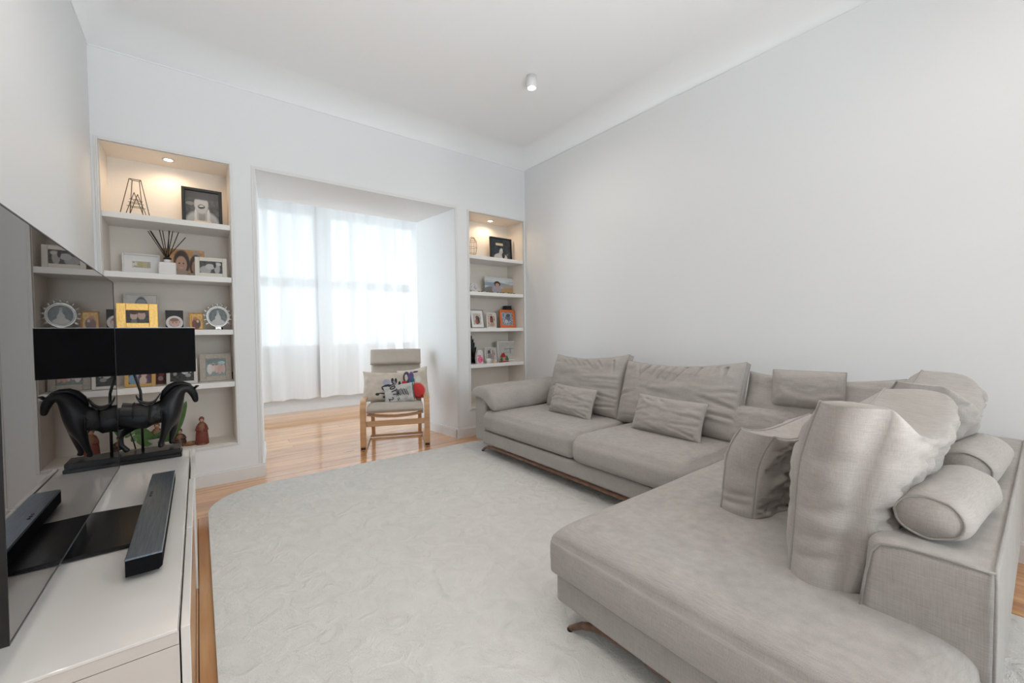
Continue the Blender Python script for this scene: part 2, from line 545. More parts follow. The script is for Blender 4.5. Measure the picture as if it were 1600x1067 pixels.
# back wall: thick masonry with two shelf niches and the opening to the sunroom
bm = bmesh.new()
XL0, XL1, XO0, XO1, XR0, XR1 = -.513, .234, .411, 2.285, 2.464, 3.251
bprism(bm, [(XL1, D), (XO0, D), (.511, YP), (XL1, YP)], 0, OT)
bprism(bm, [(XO1, D), (XR0, D), (XR0, YP), (2.19, YP)], 0, OT)
bbox(bm, LW - .12, R + .12, D, YP, OT, 3.75)
bbox(bm, LW - .12, XL0, D, NBACK, 0, OT)
bbox(bm, LW - .12, XL1, NBACK, YP, 0, OT)
bbox(bm, XL0, XL1, D, NBACK, 0, NB)
bbox(bm, XR1, R + .12, D, NBACK, 0, OT)
bbox(bm, XR0, R + .12, NBACK, YP, 0, OT)
bbox(bm, XR0, XR1, D, NBACK, 0, NB)
wall_back = structure(link('wall_back', bm, WALL))
# niche linings (cream paint) and shelves are parts of that wall
for (a, b_, lab) in ((XL0, XL1, 'l'), (XR0, XR1, 'r')):
    bm = bmesh.new()
    t = .004
    bbox(bm, a, b_, NBACK - t, NBACK - .0005, NB, OT)
    bbox(bm, a + .0005, a + t, D + .004, NBACK - t, NB, OT)
    bbox(bm, b_ - t, b_ - .0005, D + .004, NBACK - t, NB, OT)
    bbox(bm, a + t, b_ - t, D + .004, NBACK - t, OT - t, OT - .0005)
    bbox(bm, a + t, b_ - t, D + .004, NBACK - t, NB + .0005, NB + t)
    link('niche_lining', bm, NICHE, wall_back)
    for z in (2.066, 1.648, 1.230, .810):
        box('shelf', a + t, b_ - t, D + .002, NBACK - t, z - .042, z, SHELF, wall_back, bev=.003)

def frame_trim(name, x0, x1, z0, z1, w, dpt, bottom=True):
    bm = bmesh.new()
    for k, (ww, dd) in enumerate(((w, dpt * .6), (w * .45, dpt))):
        bbox(bm, x0 - ww, x0, D - dd, D + .002, z0 - (ww if bottom else 0), z1 + ww, .002, 1)
        bbox(bm, x1, x1 + ww, D - dd, D + .002, z0 - (ww if bottom else 0), z1 + ww, .002, 1)
        bbox(bm, x0, x1, D - dd, D + .002, z1, z1 + ww, .002, 1)
        if bottom: bbox(bm, x0, x1, D - dd, D + .002, z0 - ww, z0, .002, 1)
    return structure(link(name, bm, TRIM))
frame_trim('trim_1', XL0, XL1, NB, NT - .002, .022, .012)
frame_trim('trim_2', XR0, XR1, NB, NT - .002, .022, .012)
frame_trim('trim_3', XO0, XO1, 0.1, OT, .03, .008, bottom=False)

def baseboard(name, segs, h=.105):
    bm = bmesh.new()
    for (p, q, th) in segs:
        p, q = Vector((*p, 0)), Vector((*q, 0))
        d = (q - p).normalized(); n = Vector((d.y, -d.x, 0))      # to the right of travel
        for (hh, tt) in ((h - .012, th), (h, th * .55)):
            vs = [p, q, q + n * tt, p + n * tt]
            lo = [bm.verts.new(v) for v in vs]; hi = [bm.verts.new(v + Vector((0, 0, hh))) for v in vs]
            bm.faces.new(lo); bm.faces.new(hi)
            for i in range(4): bm.faces.new((lo[i], lo[(i + 1) % 4], hi[(i + 1) % 4], hi[i]))
    return structure(link(name, bm, TRIM))
baseboard('baseboard_back', [((LW, D), (XO0 + .018, D), .02), ((XO1 - .018, D), (R, D), .02)])
baseboard('baseboard_opening', [((XO0, D), (.511, YP), .016), ((2.19, YP), (XO1, D), .016)])
baseboard('baseboard_right', [((R, D), (R, REAR), .02)])
baseboard('baseboard_left', [((LW, REAR), (LW, D), .02)])
baseboard('baseboard_sunroom', [((SX0, SY), (SX1, SY), .02)], .12)

wall_left = structure(box('wall_left', LW - .12, LW, REAR - .12, D, 0, 3.75, WALL))
wall_right = structure(box('wall_right', R, R + .12, REAR - .12, D, 0, 3.75, WALL))
bm = bmesh.new()
WX0, WX1, WZ0, WZ1 = .25, 2.65, .5, 2.7
bbox(bm, LW, WX0, REAR - .12, REAR, 0, 3.75); bbox(bm, WX1, R, REAR - .12, REAR, 0, 3.75)
bbox(bm, WX0, WX1, REAR - .12, REAR, 0, WZ0); bbox(bm, WX0, WX1, REAR - .12, REAR, WZ1, 3.75)
structure(link('wall_rear', bm, WALL))

def window(name, x0, x1, z0, z1, y, xs, zs, w=.06, dy=.06, mat=WHITEP):
    """a framed window with its mullions, transoms and panes"""
    bm = bmesh.new()
    bbox(bm, x0, x0 + w, y - dy / 2, y + dy / 2, z0, z1, .004, 1); bbox(bm, x1 - w, x1, y - dy / 2, y + dy / 2, z0, z1, .004, 1)
    bbox(bm, x0 + w, x1 - w, y - dy / 2, y + dy / 2, z0, z0 + w, .004, 1); bbox(bm, x0 + w, x1 - w, y - dy / 2, y + dy / 2, z1 - w, z1, .004, 1)
    root = structure(link(name, bm, mat))
    for (a, b_) in xs: box('mullion', a, b_, y - dy / 2 + .004, y + dy / 2 - .004, z0 + w, z1 - w, mat, root, .004, 1)
    cols = [x0 + w] + [c for p in xs for c in p] + [x1 - w]
    rows = [z0 + w] + [c for p in zs for c in p] + [z1 - w]
    for i in range(0, len(cols), 2):
        for (a, b_) in zs: box('transom', cols[i], cols[i + 1], y - dy / 2 + .006, y + dy / 2 - .006, a, b_, mat, root, .004, 1)
        for k in range(0, len(rows), 2):
            box('pane', cols[i], cols[i + 1], y - .004, y + .004, rows[k], rows[k + 1], GLASS, root)
    return root
window('added_window_rear', WX0, WX1, WZ0, WZ1, REAR - .06, [(1.42, 1.48)], [(1.95, 2.03)])  # unseen rear window, added to let fill light into the room

# ceiling with a plaster cove
bm = bmesh.new()
rings = []
for k in range(11):
    a = math.pi / 2 * k / 10
    d, z = COVE * (1 - math.cos(a)), ZC + COVE * math.sin(a)
    rings.append([bm.verts.new(v) for v in ((LW + d, REAR + d, z), (R - d, REAR + d, z), (R - d, D - d, z), (LW + d, D - d, z))])
for A, B in zip(rings[:-1], rings[1:]):
    for i in range(4):
        f = bm.faces.new((A[i], A[(i + 1) % 4], B[(i + 1) % 4], B[i])); f.smooth = True
bm.faces.new(rings[-1])
ceiling = structure(link('ceiling', bm, CEIL))
bm = bmesh.new()
bbox(bm, LW - .12, R + .12, REAR - .12, D + .5, ZC + COVE + .004, ZC + COVE + .1)
link('slab', bm, CEIL, ceiling)
bm = bmesh.new()
e = .006
for (x0, x1, y0, y1) in ((LW, R, D - e, D), (R - e, R, REAR, D - e), (LW, LW + e, REAR, D - e)):
    bbox(bm, x0, x1, y0, y1, ZC - .008, ZC)
structure(link('trim_4', bm, CEIL))

# sunroom shell and window
for (nm, x0, x1) in (('wall_sunroom_left', SX0 - .1, SX0), ('wall_sunroom_right', SX1, SX1 + .1)):
    bm = bmesh.new()
    bbox(bm, x0, x1, YP, 4.95, 0, SZ); bbox(bm, x0, x1, 6.85, SY + .15, 0, SZ); bbox(bm, x0, x1, 4.95, 6.85, 0, .30); bbox(bm, x0, x1, 4.95, 6.85, 2.88, SZ)
    structure(link(nm, bm, WALL))
structure(box('ceiling_sunroom', SX0 - .1, SX1 + .1, YP, SY + .15, SZ, SZ + .1, CEIL))
bm = bmesh.new()
VX0, VX1, VZ0, VZ1 = .32, 3.18, .93, 3.08
bbox(bm, SX0, VX0, SY, SY + .15, 0, SZ); bbox(bm, VX1, SX1, SY, SY + .15, 0, SZ)
bbox(bm, VX0, VX1, SY, SY + .15, 0, VZ0); bbox(bm, VX0, VX1, SY, SY + .15, VZ1, SZ)
structure(link('wall_sunroom_back', bm, WALL))
WIN = plain('grey-white window paint', (.60, .63, .64), .4)
window('window_1', VX0, VX1, VZ0, VZ1, SY + .08, [(1.53, 1.73)], [(1.89, 2.03)], w=.07, dy=.08, mat=WIN)
structure(box('trim_5', VX0 - .05, VX1 + .05, SY - .05, SY + .03, VZ0 - .03, VZ0, WIN, bev=.004))

for (nm, xx) in (('added_window_left', SX0 - .05), ('added_window_right', SX1 + .05)):  # unseen side glazing added to brighten the sunroom; bright jamb suggests the left one
    w = window(nm, 4.95, 6.85, .30, 2.88, 0, [(5.86, 5.94)], [(1.89, 1.97)], w=.06, dy=.06, mat=WIN)
    w.rotation_euler = (0, 0, math.pi / 2); w.location = (xx, 0, 0)
# sheer curtains
def sheer():
    mt, nt, b, N, L = newmat('sheer white voile')
    nt.nodes.remove(b)
    out = nt.nodes['Material Output']
    tr = N('ShaderNodeBsdfTransparent'); tl = N('ShaderNodeBsdfTranslucent'); df = N('ShaderNodeBsdfDiffuse')
    tl.inputs[0].default_value = (.93, .94, .95, 1); df.inputs[0].default_value = (.74, .74, .74, 1)
    tc = N('ShaderNodeTexCoord'); mp = N('ShaderNodeMapping'); mp.inputs['Scale'].default_value = (11, 11, .25)
    nz = N('ShaderNodeTexNoise'); nz.inputs['Scale'].default_value = 1
    L(tc.outputs['Object'], mp.inputs[0]); L(mp.outputs[0], nz.inputs['Vector'])
    mr = N('ShaderNodeMapRange'); mr.inputs['From Min'].default_value = .3; mr.inputs['From Max'].default_value = .7; mr.inputs['To Min'].default_value = .005; mr.inputs['To Max'].default_value = .07
    L(nz.outputs['Fac'], mr.inputs['Value'])
    m1 = N('ShaderNodeMixShader'); m1.inputs[0].default_value = .955
    L(tl.outputs[0], m1.inputs[1]); L(df.outputs[0], m1.inputs[2])
    m2 = N('ShaderNodeMixShader'); L(mr.outputs[0], m2.inputs[0]); L(m1.outputs[0], m2.inputs[1]); L(tr.outputs[0], m2.inputs[2])
    L(m2.outputs[0], out.inputs[0])
    return mt
VOILE = sheer()
def curtain(label, x0, x1, y, z0, z1, seed, hem=.03):
    rnd = random.Random(seed)
    bm = bmesh.new()
    n = int((x1 - x0) / .012); mrows = 26
    ph = rnd.uniform(0, 9)
    g = []
    for i in range(n + 1):
        x = x0 + (x1 - x0) * i / n
        col = []
        for j in range(mrows + 1):
            t = j / mrows
            z = z0 + (z1 - z0) * t
            wob = noise.noise(Vector((x * 1.1 + seed, t * .8, 0)))
            a = .7 * math.sin(x * 17 + ph + 4 * wob + .8 * (1 - t) * noise.noise(Vector((x * 3, t * 2, seed)))) + .6 * noise.noise(Vector((x * 9, t * .5, seed + 8)))
            amp = .045 * (.55 + .45 * noise.noise(Vector((x * 2.3, .2 * t, seed + 3)))) * (.75 + .35 * (1 - t))
            zz = z + (1 - t) * .02 * noise.noise(Vector((x * 5, 0, seed)))
            col.append(bm.verts.new((x + .008 * math.sin(x * 40 + ph), y + a * amp, zz)))
        g.append(col)
    for i in range(n):
        for j in range(mrows):
            bm.faces.new((g[i][j], g[i + 1][j], g[i + 1][j + 1], g[i][j + 1]))
    o = tag(link('curtain', bm, VOILE, None, True), label, 'curtain', 'sheer window curtains')
    return o
YC = 6.82
curtain('sheer white curtain panel at the left of the sunroom window', .05, 1.53, YC, .20, 3.16, 1)
curtain('sheer white curtain panel in the middle of the window, behind the armchair', 1.49, 2.74, YC - .02, .20, 3.16, 2)
curtain('narrow sheer white curtain panel at the right end of the window', 2.70, 3.55, YC, .20, 3.16, 3)
rod = thing('curtain_rod', 'white curtain rail above the sheer curtains', 'curtain rail', (1.8, YC, 3.175))
tube('rod', [(-1.8, 0, 0), (1.8, 0, 0)], .012, WHITEP, rod)
for xx in (-1.7, 0, 1.7): box('bracket', xx - .01, xx + .01, -.01, .13, -.008, .02, WHITEP, rod)

# ceiling spot and niche downlights
def emit(name, c, s):
    mt, nt, b, N, L = newmat(name)
    b.inputs['Emission Color'].default_value = (*c, 1); b.inputs['Emission Strength'].default_value = s
    b.inputs['Base Color'].default_value = (.8, .8, .8, 1)
    return mt
BULB = emit('lit spot bulb', (1, .9, .78), 30)
SPOTW, UPW = 25, 170
def ceiling_spot(x, y, label, power):
    z = ZC + COVE
    t = thing('ceiling_spotlight', label, 'ceiling light', (x, y, z), group='surface spotlights on the ceiling')
    lathe('housing', [(.0, 0), (.042, 0), (.042, -.095), (.037, -.1), (.034, -.1), (.034, -.08), (0, -.08)], WHITEP, t)
    lathe('bulb', [(0, -.079), (.028, -.081), (.031, -.09), (.024, -.104), (0, -.109)], BULB, t)
    lamp('SPOT', (x, y, z - .12), power, (1, .89, .78), .03, (0, 0, 0), math.radians(165), 1.0)
ceiling_spot(2.315, 2.715, 'small white surface spotlight with a lit bulb on the ceiling', SPOTW)
for (sx_, sy_, where) in ((.12, 1.95, 'added for fill above the rug beside the television'), (2.45, -.35, 'above the chaise end of the corner sofa'), (.42, .25, 'added for fill above the near end of the media unit'),
                          (2.315, -1.5, 'added for fill behind the viewer on the sofa side'), (.42, -1.5, 'added for fill behind the viewer on the television side')):  # unseen spots added for even fill; the chaise one follows the wall glow
    ceiling_spot(sx_, sy_, 'small white ceiling spotlight ' + where, SPOTW)

def downlight(x, y, label):
    t = thing('downlight', label, 'downlight', (x, y, OT - .0045), group='downlights recessed in the niche tops')
    lathe('ring', [(.030, 0), (.040, 0), (.040, -.004), (.030, -.004)], WHITEP, t)
    lathe('lens', [(0, -.006), (.020, -.0055), (.0295, -.003), (.0295, 0), (0, 0)], BULB, t)
    lamp('SPOT', (x, y, OT - .03), 3.4, (1, .73, .46), .02, (0, 0, 0), math.radians(172), .6)
downlight(-.145, 4.15, 'round lit downlight in the top of the tall niche by the left wall')
downlight(2.885, 4.19, 'round lit downlight in the top of the narrow niche by the right wall')

# low unseen uplights, added behind the viewer to brighten the ceiling
for (ux, uy, where) in ((.15, -.75, 'on the television side behind the viewer'), (1.15, -.95, 'on the floor behind the chaise back')):
    t = thing('fill_uplight', 'unseen white can uplight added for fill ' + where, 'added fill lamp', (ux, uy, 0), group='added fill uplights')
    lathe('can', [(0, .0008), (.06, .0008), (.062, .02), (.062, .20), (.056, .20), (.056, .15), (0, .15)], WHITEP, t)
    lathe('bulb', [(0, .151), (.04, .155), (.045, .17), (.02, .185), (0, .187)], BULB, t, 16)
    lamp('SPOT', (ux, uy, .215), UPW, (.97, .98, 1), .05, (math.radians(180 - 30), 0, 0), math.radians(92), 1.0)

# rug
def rug():
    x0, x1, y0, y1, r = .026, 2.62, -.9, 3.735, .40
    out = []
    for (cx, cy, a0) in ((x1 - r, y1 - r, 0), (x0 + r, y1 - r, 90), (x0 + r, y0 + r, 180), (x1 - r, y0 + r, 270)):
        for k in range(13):
            a = math.radians(a0 + 90 * k / 12); out.append((cx + r * math.cos(a), cy + r * math.sin(a)))
    mt, nt, b, N, L = newmat('ivory shaggy rug pile')
    b.inputs['Roughness'].default_value = 1; b.inputs['Specular IOR Level'].default_value = .05; b.inputs['Sheen Weight'].default_value = .3
    tc = N('ShaderNodeTexCoord')
    n1 = N('ShaderNodeTexNoise'); n1.inputs['Scale'].default_value = 10; n1.inputs['Detail'].default_value = 5; n1.inputs['Distortion'].default_value = 1.2
    n2 = N('ShaderNodeTexNoise'); n2.inputs['Scale'].default_value = 240; n2.inputs['Detail'].default_value = 3
    for n in (n1, n2): L(tc.outputs['Object'], n.inputs['Vector'])
    mx = N('ShaderNodeMix'); mx.data_type = 'RGBA'; mx.inputs[6].default_value = (.62, .605, .57, 1); mx.inputs[7].default_value = (.84, .825, .79, 1)
    mm = N('ShaderNodeMath'); mm.operation = 'MULTIPLY_ADD'; L(n2.outputs['Fac'], mm.inputs[0]); mm.inputs[1].default_value = .3
    m3 = N('ShaderNodeMath'); m3.operation = 'MULTIPLY'; L(n1.outputs['Fac'], m3.inputs[0]); m3.inputs[1].default_value = .9
    L(m3.outputs[0], mm.inputs[2]); L(mm.outputs[0], mx.inputs[0]); L(mx.outputs[2], b.inputs['Base Color'])
    b1 = N('ShaderNodeBump'); b1.inputs['Strength'].default_value = .6; b1.inputs['Distance'].default_value = .035; L(n1.outputs['Fac'], b1.inputs['Height'])
    b2 = N('ShaderNodeBump'); b2.inputs['Strength'].default_value = .7; b2.inputs['Distance'].default_value = .006; L(n2.outputs['Fac'], b2.inputs['Height'])
    L(b1.outputs[0], b2.inputs['Normal']); L(b2.outputs[0], b.inputs['Normal'])
    bm = bmesh.new(); bprism(bm, out, .0005, .018)
    es = [e for e in bm.edges if all(v.co.z > .01 for v in e.verts) and len(e.link_faces) == 2 and any(abs(f.normal.z) < .5 for f in e.link_faces)]
    bmesh.ops.bevel(bm, geom=es, offset=.007, segments=3, affect='EDGES')
    return tag(link('rug', bm, mt), 'large ivory deep-pile rug with rounded corners on the floor', 'rug')
rug()
RZ = .018

# ------------------------------------------------------------------ corner sofa: long side against the right wall
def nz(p, f, s=0.): return noise.noise(Vector((p.x * f + s, p.y * f, p.z * f)))
def crown(amt, wr=.004, f=5, seed=0., rim=0., drop=0., hx=1., hy=1.):
    def fn(p, t):
        e = max(0, (1 - t.x ** 4) * (1 - t.y ** 4))
        if t.z > .2: p.z += amt * e ** .5 + wr * nz(p, f, seed)
        if t.z > .2 and rim:
            dx, dy = (1 - abs(t.x)) * hx, (1 - abs(t.y)) * hy
            q = 1.
            for d_ in (dx, dy):
                k_ = max(0, 1 - d_ / rim)
                q *= math.sqrt(max(0, 1 - k_ * k_))
            p.z += drop * q
        k = max(0, 1 - t.z ** 2)
        if abs(t.x) > .8: p.x += math.copysign(.012 * k * (1 - t.y ** 4), t.x) + wr * nz(p, f, seed + 3)
        if abs(t.y) > .8: p.y += math.copysign(.012 * k * (1 - t.x ** 4), t.y)
        return p
    return fn
SF = 2.15                                     # front of the long side
Y0, Y1, YS1, YA = 1.215, 3.50, 2.105, 3.31    # near end, far end, seat joint, inner face of the arm
sofa = thing('sectional_sofa', 'long two-seat side of the grey linen corner sofa along the right wall', 'sofa', (2.65, 2.4, 0))
def local(o): return o
ORG = Vector((2.65, 2.4, 0))
def into(o, root, org):
    o.parent = root; o.matrix_parent_inverse = Matrix.Translation(-Vector(org)); return o
def sf(o): return into(o, sofa, ORG)
sf(softbox('base', SF + .01, 3.235, Y0 + .01, YA, .115, .235, .02, SOFA, step=.2))
sf(box('base_rail', SF - .004, SF + .03, Y0 + .02, 3.16, .096, .116, WALNUT, bev=.004))
sf(softbox('seat_cushion', SF - .005, 3.02, YS1 + .004, YA - .004, .238, .425, .06, SOFA, step=.05, deform=crown(.022, seed=1)))
sf(softbox('seat_cushion', SF - .035, 3.02, Y0 + .004, YS1 - .004, .238, .425, .065, SOFA, step=.05, deform=crown(.03, seed=7)))
sf(softbox('backrest', 3.00, 3.255, Y0, YA, .24, .63, .05, SOFA, step=.1))
sf(softbox('armrest', 2.195, 3.255, YA, Y1, .115, .575, .025, SOFA, step=.1))
# the soft pad draped over the arm
bm = bmesh.new()
prof = [(3.525, .535), (3.535, .58), (3.515, .625), (3.45, .655), (3.36, .668), (3.26, .655), (3.18, .615), (3.13, .55), (3.115, .475), (3.135, .437), (3.175, .437), (3.24, .49), (3.305, .56), (3.40, .58), (3.48, .578)]
rings = []
nx = 34
for i in range(nx + 1):
    t = i / nx
    x = 2.135 + (3.22 - 2.135) * t
    e = min(1, (t / .035)) ** .5 * min(1, (1 - t) / .03) ** .5
    s = .35 + .65 * e
    cy, cz = 3.32, .57
    ring = []
    for (y, z) in prof:
        d = noise.noise(Vector((x * 7, y * 5, z * 5))) * .012 + noise.noise(Vector((x * 18, y * 9, z * 9))) * .006 * max(0, 1 - t * 2.2)
        yy = cy + (y - cy) * (s * .35 + .65) ; zz = cz + (z - cz) * s
        front = max(0, 1 - t * 3)
        zz += -.012 * front * (1 if y > 3.3 else 0) + .012 * t
        ring.append(bm.verts.new((x + (.03 * (1 - s) if t < .5 else 0), yy + d * .6, zz + d)))
    rings.append(ring)
n = len(prof)
for A, B in zip(rings[:-1], rings[1:]):
    for j in range(n): bm.faces.new((A[j], A[(j + 1) % n], B[(j + 1) % n], B[j]))
bm.faces.new(rings[0]); bm.faces.new(rings[-1][::-1])
pad = link('arm_pad', bm, SOFA2, None, True)
ss = pad.modifiers.new('s', 'SUBSURF'); ss.levels = 1; ss.render_levels = 1
sf(pad)
def sofa_leg(root, org, foot, top, back):
    """flat tapering walnut arm sweeping out from under the rail to its foot"""
    foot, top, back = Vector(foot), Vector(top), Vector(back)
    pts = [foot + Vector((0, 0, .008)), foot.lerp(top, .35) + Vector((0, 0, .02)), foot.lerp(top, .75) + Vector((0, 0, .014)), top, top.lerp(back, .5), back]
    o = into(tube('leg', pts, [.011, .013, .016, .017, .014, .008], WALNUT, None, 10), root, org)
    pd = into(lathe('foot_pad', [(0, 0), (.011, 0), (.012, .008), (0, .008)], BLACK, None, 12, tuple(foot - Vector((0, 0, .001)))), root, org)
    return o
sofa_leg(sofa, ORG, (2.20, 3.37, RZ), (2.175, 3.20, .09), (2.175, 3.0, .106))
sofa_leg(sofa, ORG, (3.1, 3.40, .001), (3.1, 3.2, .09), (3.1, 3.0, .106))
sofa_leg(sofa, ORG, (2.20, 1.25, RZ), (2.2, 1.38, .09), (2.2, 1.55, .106))
sofa_leg(sofa, ORG, (3.1, 1.25, .001), (3.1, 1.38, .09), (3.1, 1.55, .106))

# near side: the deep chaise with its own low back
ORC = Vector((2.2, .65, 0))
chaise = thing('sofa_chaise', 'deep near chaise side of the grey linen corner sofa, closest to the viewer', 'sofa', ORC)
def ch(o): return into(o, chaise, ORC)
ch(softbox('base', 1.125, 3.235, .09, 1.20, .105, .225, .02, SOFA, step=.2))
ch(softbox('seat_cushion', 1.10, 3.0, .082, 1.208, .228, .365, .016, SOFA, step=.05, edge=.10, deform=crown(.008, seed=4, wr=.003, rim=.10, drop=.058, hx=.95, hy=.563)))
def slope(p, t):
    if t.y > .5: p.y -= .03 * (t.z + 1) / 2
    return p
ch(softbox('backrest', 1.445, 3.262, .062, .325, .235, .628, .022, SOFA, step=.08, deform=slope))
def seam(pts, r=.0035): return ch(tube('piping', pts, r, PIPE, None, 6))
seam([(1.442, .066, .25), (1.441, .065, .60), (1.449, .066, .625), (1.47, .067, .628), (1.9, .067, .628), (2.6, .067, .628), (3.25, .067, .628)])
seam([(1.449, .066, .625), (1.447, .14, .626), (1.446, .22, .625), (1.444, .268, .615), (1.443, .286, .59), (1.443, .298, .52), (1.443, .312, .40)])
seam([(1.108, 1.200, .24), (1.1045, 1.2035, .29), (1.1045, 1.2035, .335), (1.109, 1.199, .360)], .0022)
sofa_leg(chaise, ORC, (1.135, 1.128, RZ), (1.165, .98, .085), (1.17, .72, .098))
sofa_leg(chaise, ORC, (1.6, .12, .018), (1.5, .2, .085), (1.3, .3, .098))
sofa_leg(chaise, ORC, (3.1, .14, .001), (3.1, .3, .085), (3.1, .45, .098))
sofa_leg(chaise, ORC, (3.1, 1.1, .001), (3.1, .98, .085), (3.1, .8, .098))
ch(box('base_rail', 1.145, 1.175, .12, .80, .088, .106, WALNUT, bev=.004))

# back cushions along the right wall (face the room)
WR = (0, -1, 0)
def zf(x0, x1, y0, y1, segs, w_=.011, d_=.016):
    """fold lines measured on the cushion's face, as fractions of its half width and height"""
    f = lambda x, y: ((x - (x0 + x1) / 2) / ((x1 - x0) / 2), 1 - 2 * (y - y0) / (y1 - y0))
    return [f(a, b) + f(c, d) + (w_, d_) for (a, b, c, d) in segs]
F1 = zf(460, 875, 75, 460, [(545, 85, 600, 135), (610, 98, 655, 160), (680, 108, 730, 170), (750, 115, 780, 165), (873, 235, 690, 245), (873, 290, 680, 305), (868, 350, 690, 330), (862, 400, 700, 420), (470, 330, 560, 300), (828, 120, 835, 190)])
F2 = zf(880, 1505, 115, 560, [(985, 125, 1010, 235), (1055, 135, 1000, 250), (1105, 140, 1055, 280), (1155, 142, 1085, 300), (1200, 142, 1140, 300), (1255, 142, 1185, 285), (1325, 140, 1290, 235), (1400, 135, 1390, 190), (1500, 290, 1390, 312), (1500, 385, 1330, 340), (1495, 440, 1300, 420), (1440, 150, 1435, 230), (890, 380, 1000, 350)], .013, .022)
FS = zf(860, 1255, 295, 545, [(1250, 405, 1060, 400), (1240, 450, 1080, 470), (930, 330, 1010, 360), (880, 420, 960, 400), (1220, 520, 1120, 495), (1000, 300, 1030, 340)], .010, .012)
FT = zf(300, 605, 70, 240, [(430, 235, 440, 190), (600, 190, 520, 200)], .008, .006)
def wall_cushion(label, y, w, h, t, x, z, lean, seed, gather=.02, roll=0., group='large back cushions of the corner sofa', **k):
    def shape(p, u, v):
        p.z += -.035 * max(0, v) * (1 - u * u) + .012 * u * max(0, v)      # top edge sags between its corners
        p.y += .03 * (1 - v) * (1 - u * u) * .3
        return p
    o = pillow('back_cushion', w, h, t, SOFA2, gus=.05, ear=.025, wr=.007, wf=(1.6, 2.8), gather=gather, seed=seed, shape=shape, **k)
    axes(o, (x, y, z), (0, -math.cos(roll), math.sin(roll)), (math.sin(lean), 0, math.cos(lean)))
    return tag(o, label, 'cushion', group)
wall_cushion('large grey back cushion nearest the shelves, behind the small cushion by the armrest', 2.63, .88, .55, .25, 2.80, .432, .33, 11, crease=.004, gather=.0, roll=.012, folds=F1, nu=84, nv=64)
wall_cushion('large grey back cushion in the middle of the right wall with gathered folds', 1.71, .96, .53, .26, 2.79, .437, .33, 12, gather=.0, crease=.004, roll=.012, folds=F2, nu=96, nv=64)
wall_cushion('large grey back cushion in the sofa corner with a small cushion resting on its top', .865, .79, .50, .22, 2.87, .432, .40, 13, gather=.012, roll=-.01, crease=.008)

# small lumbar cushions
def small(label, loc, w, h, t, right, up, seed, ear=.05, wr=.006, crease=.004, **k):
    o = pillow('lumbar_cushion', w, h, t, SOFA2, gus=0, crease=crease, ear=ear, wr=wr, wf=(2.5, 3), seed=seed, pipe=.003, expo=.6, nu=56, nv=40, **k)
    axes(o, loc, right, up)
    return tag(o, label, 'cushion', 'small lumbar cushions on the corner sofa')
small('small rectangular grey cushion on the far seat next to the armrest', (2.585, 2.575, .437), .50, .27, .13, (0.02, -1, -.03), (.36, 0, 1), 21, folds=FS)
small('small rectangular grey cushion propped in front of the gathered middle back cushion', (2.58, 1.64, .450), .54, .27, .13, (0.0, -1, -.02), (.40, 0, 1), 22, folds=FS)
small('small grey cushion in the sofa corner, mostly hidden behind the chaise cushions', (2.80, 1.11, .432), .50, .27, .12, (.1, -1, 0), (.36, 0, 1), 23)
small('small plump grey cushion perched high on the corner back cushion against the wall', (2.885, .88, .712), .375, .225, .12, (0, -1, .02), (.18, 0, 1), 24, ear=.01, wr=.003, crease=.001, folds=FT)

# cushions leaning on the chaise back, seen from behind: seam at the front panel, deep soft back
def chaise_cushion(name, label, loc, w, h, tf, tb, right, up, seed, gus=.0, group='large back cushions of the corner sofa', over=.10, dip=.07, ear=.03, ebk=.36, **k):
    def shape(p, u, v):
        if p.y > 0:
            p.y *= 1 + over * 4 * (v + .55) if v < .6 else 1 + over * 4 * 1.15     # the back swells over the low backrest
            p.z += .10 * p.y * v
        p.y += .05 * max(0, v) ** 2
        kk = max(0, v) ** 2 * (1 - u * u)
        p.z -= dip * kk * (1 + .5 * u)
        p.z += .018 * max(0, u) ** 6 * max(0, v) ** 4 * (1 if gus > .13 else 0)
        return p
    o = pillow(name, w, h, tf * 2, SOFA2, gus=gus, ear=ear, wr=.010, wf=(2.0, 2.6), gather=.007, seed=seed, shape=shape, pipe=.0048, tb=tb * 2, eb=ebk, crease=.016, nu=56, nv=48, **k)
    axes(o, loc, right, up)
    return tag(o, label, 'cushion', group)
chaise_cushion('back_cushion', 'biggest grey cushion in the foreground, slumped over the chaise back beside the bolster', (1.785, .405, .424), .62, .535, .13, .15, (-1, .05, 0), (.0, -.05, 1), 31, gus=.14, ebk=.36, backpipe=False, over=.055, bulge=.30, bandfolds=((.44, .020), (.28, .010), (.16, .012), (.74, .008)))
chaise_cushion('back_cushion', 'large grey cushion behind the biggest foreground cushion, leaning on the chaise back', (2.53, .44, .428), .62, .555, .11, .15, (-1, -.02, 0), (0, -.12, 1), 32, gus=.10, backpipe=False, bulge=.3)
chaise_cushion('square_cushion', 'boxy grey cushion standing on the chaise seat in front of the biggest cushion', (2.03, .745, .428), .54, .36, .11, .10, (-1, .14, 0), (0, -.10, 1), 33, gus=.13, bulge=.22, bandfolds=((.14, .016), (.24, .012)), group=None, over=0., dip=.03, ear=.0)

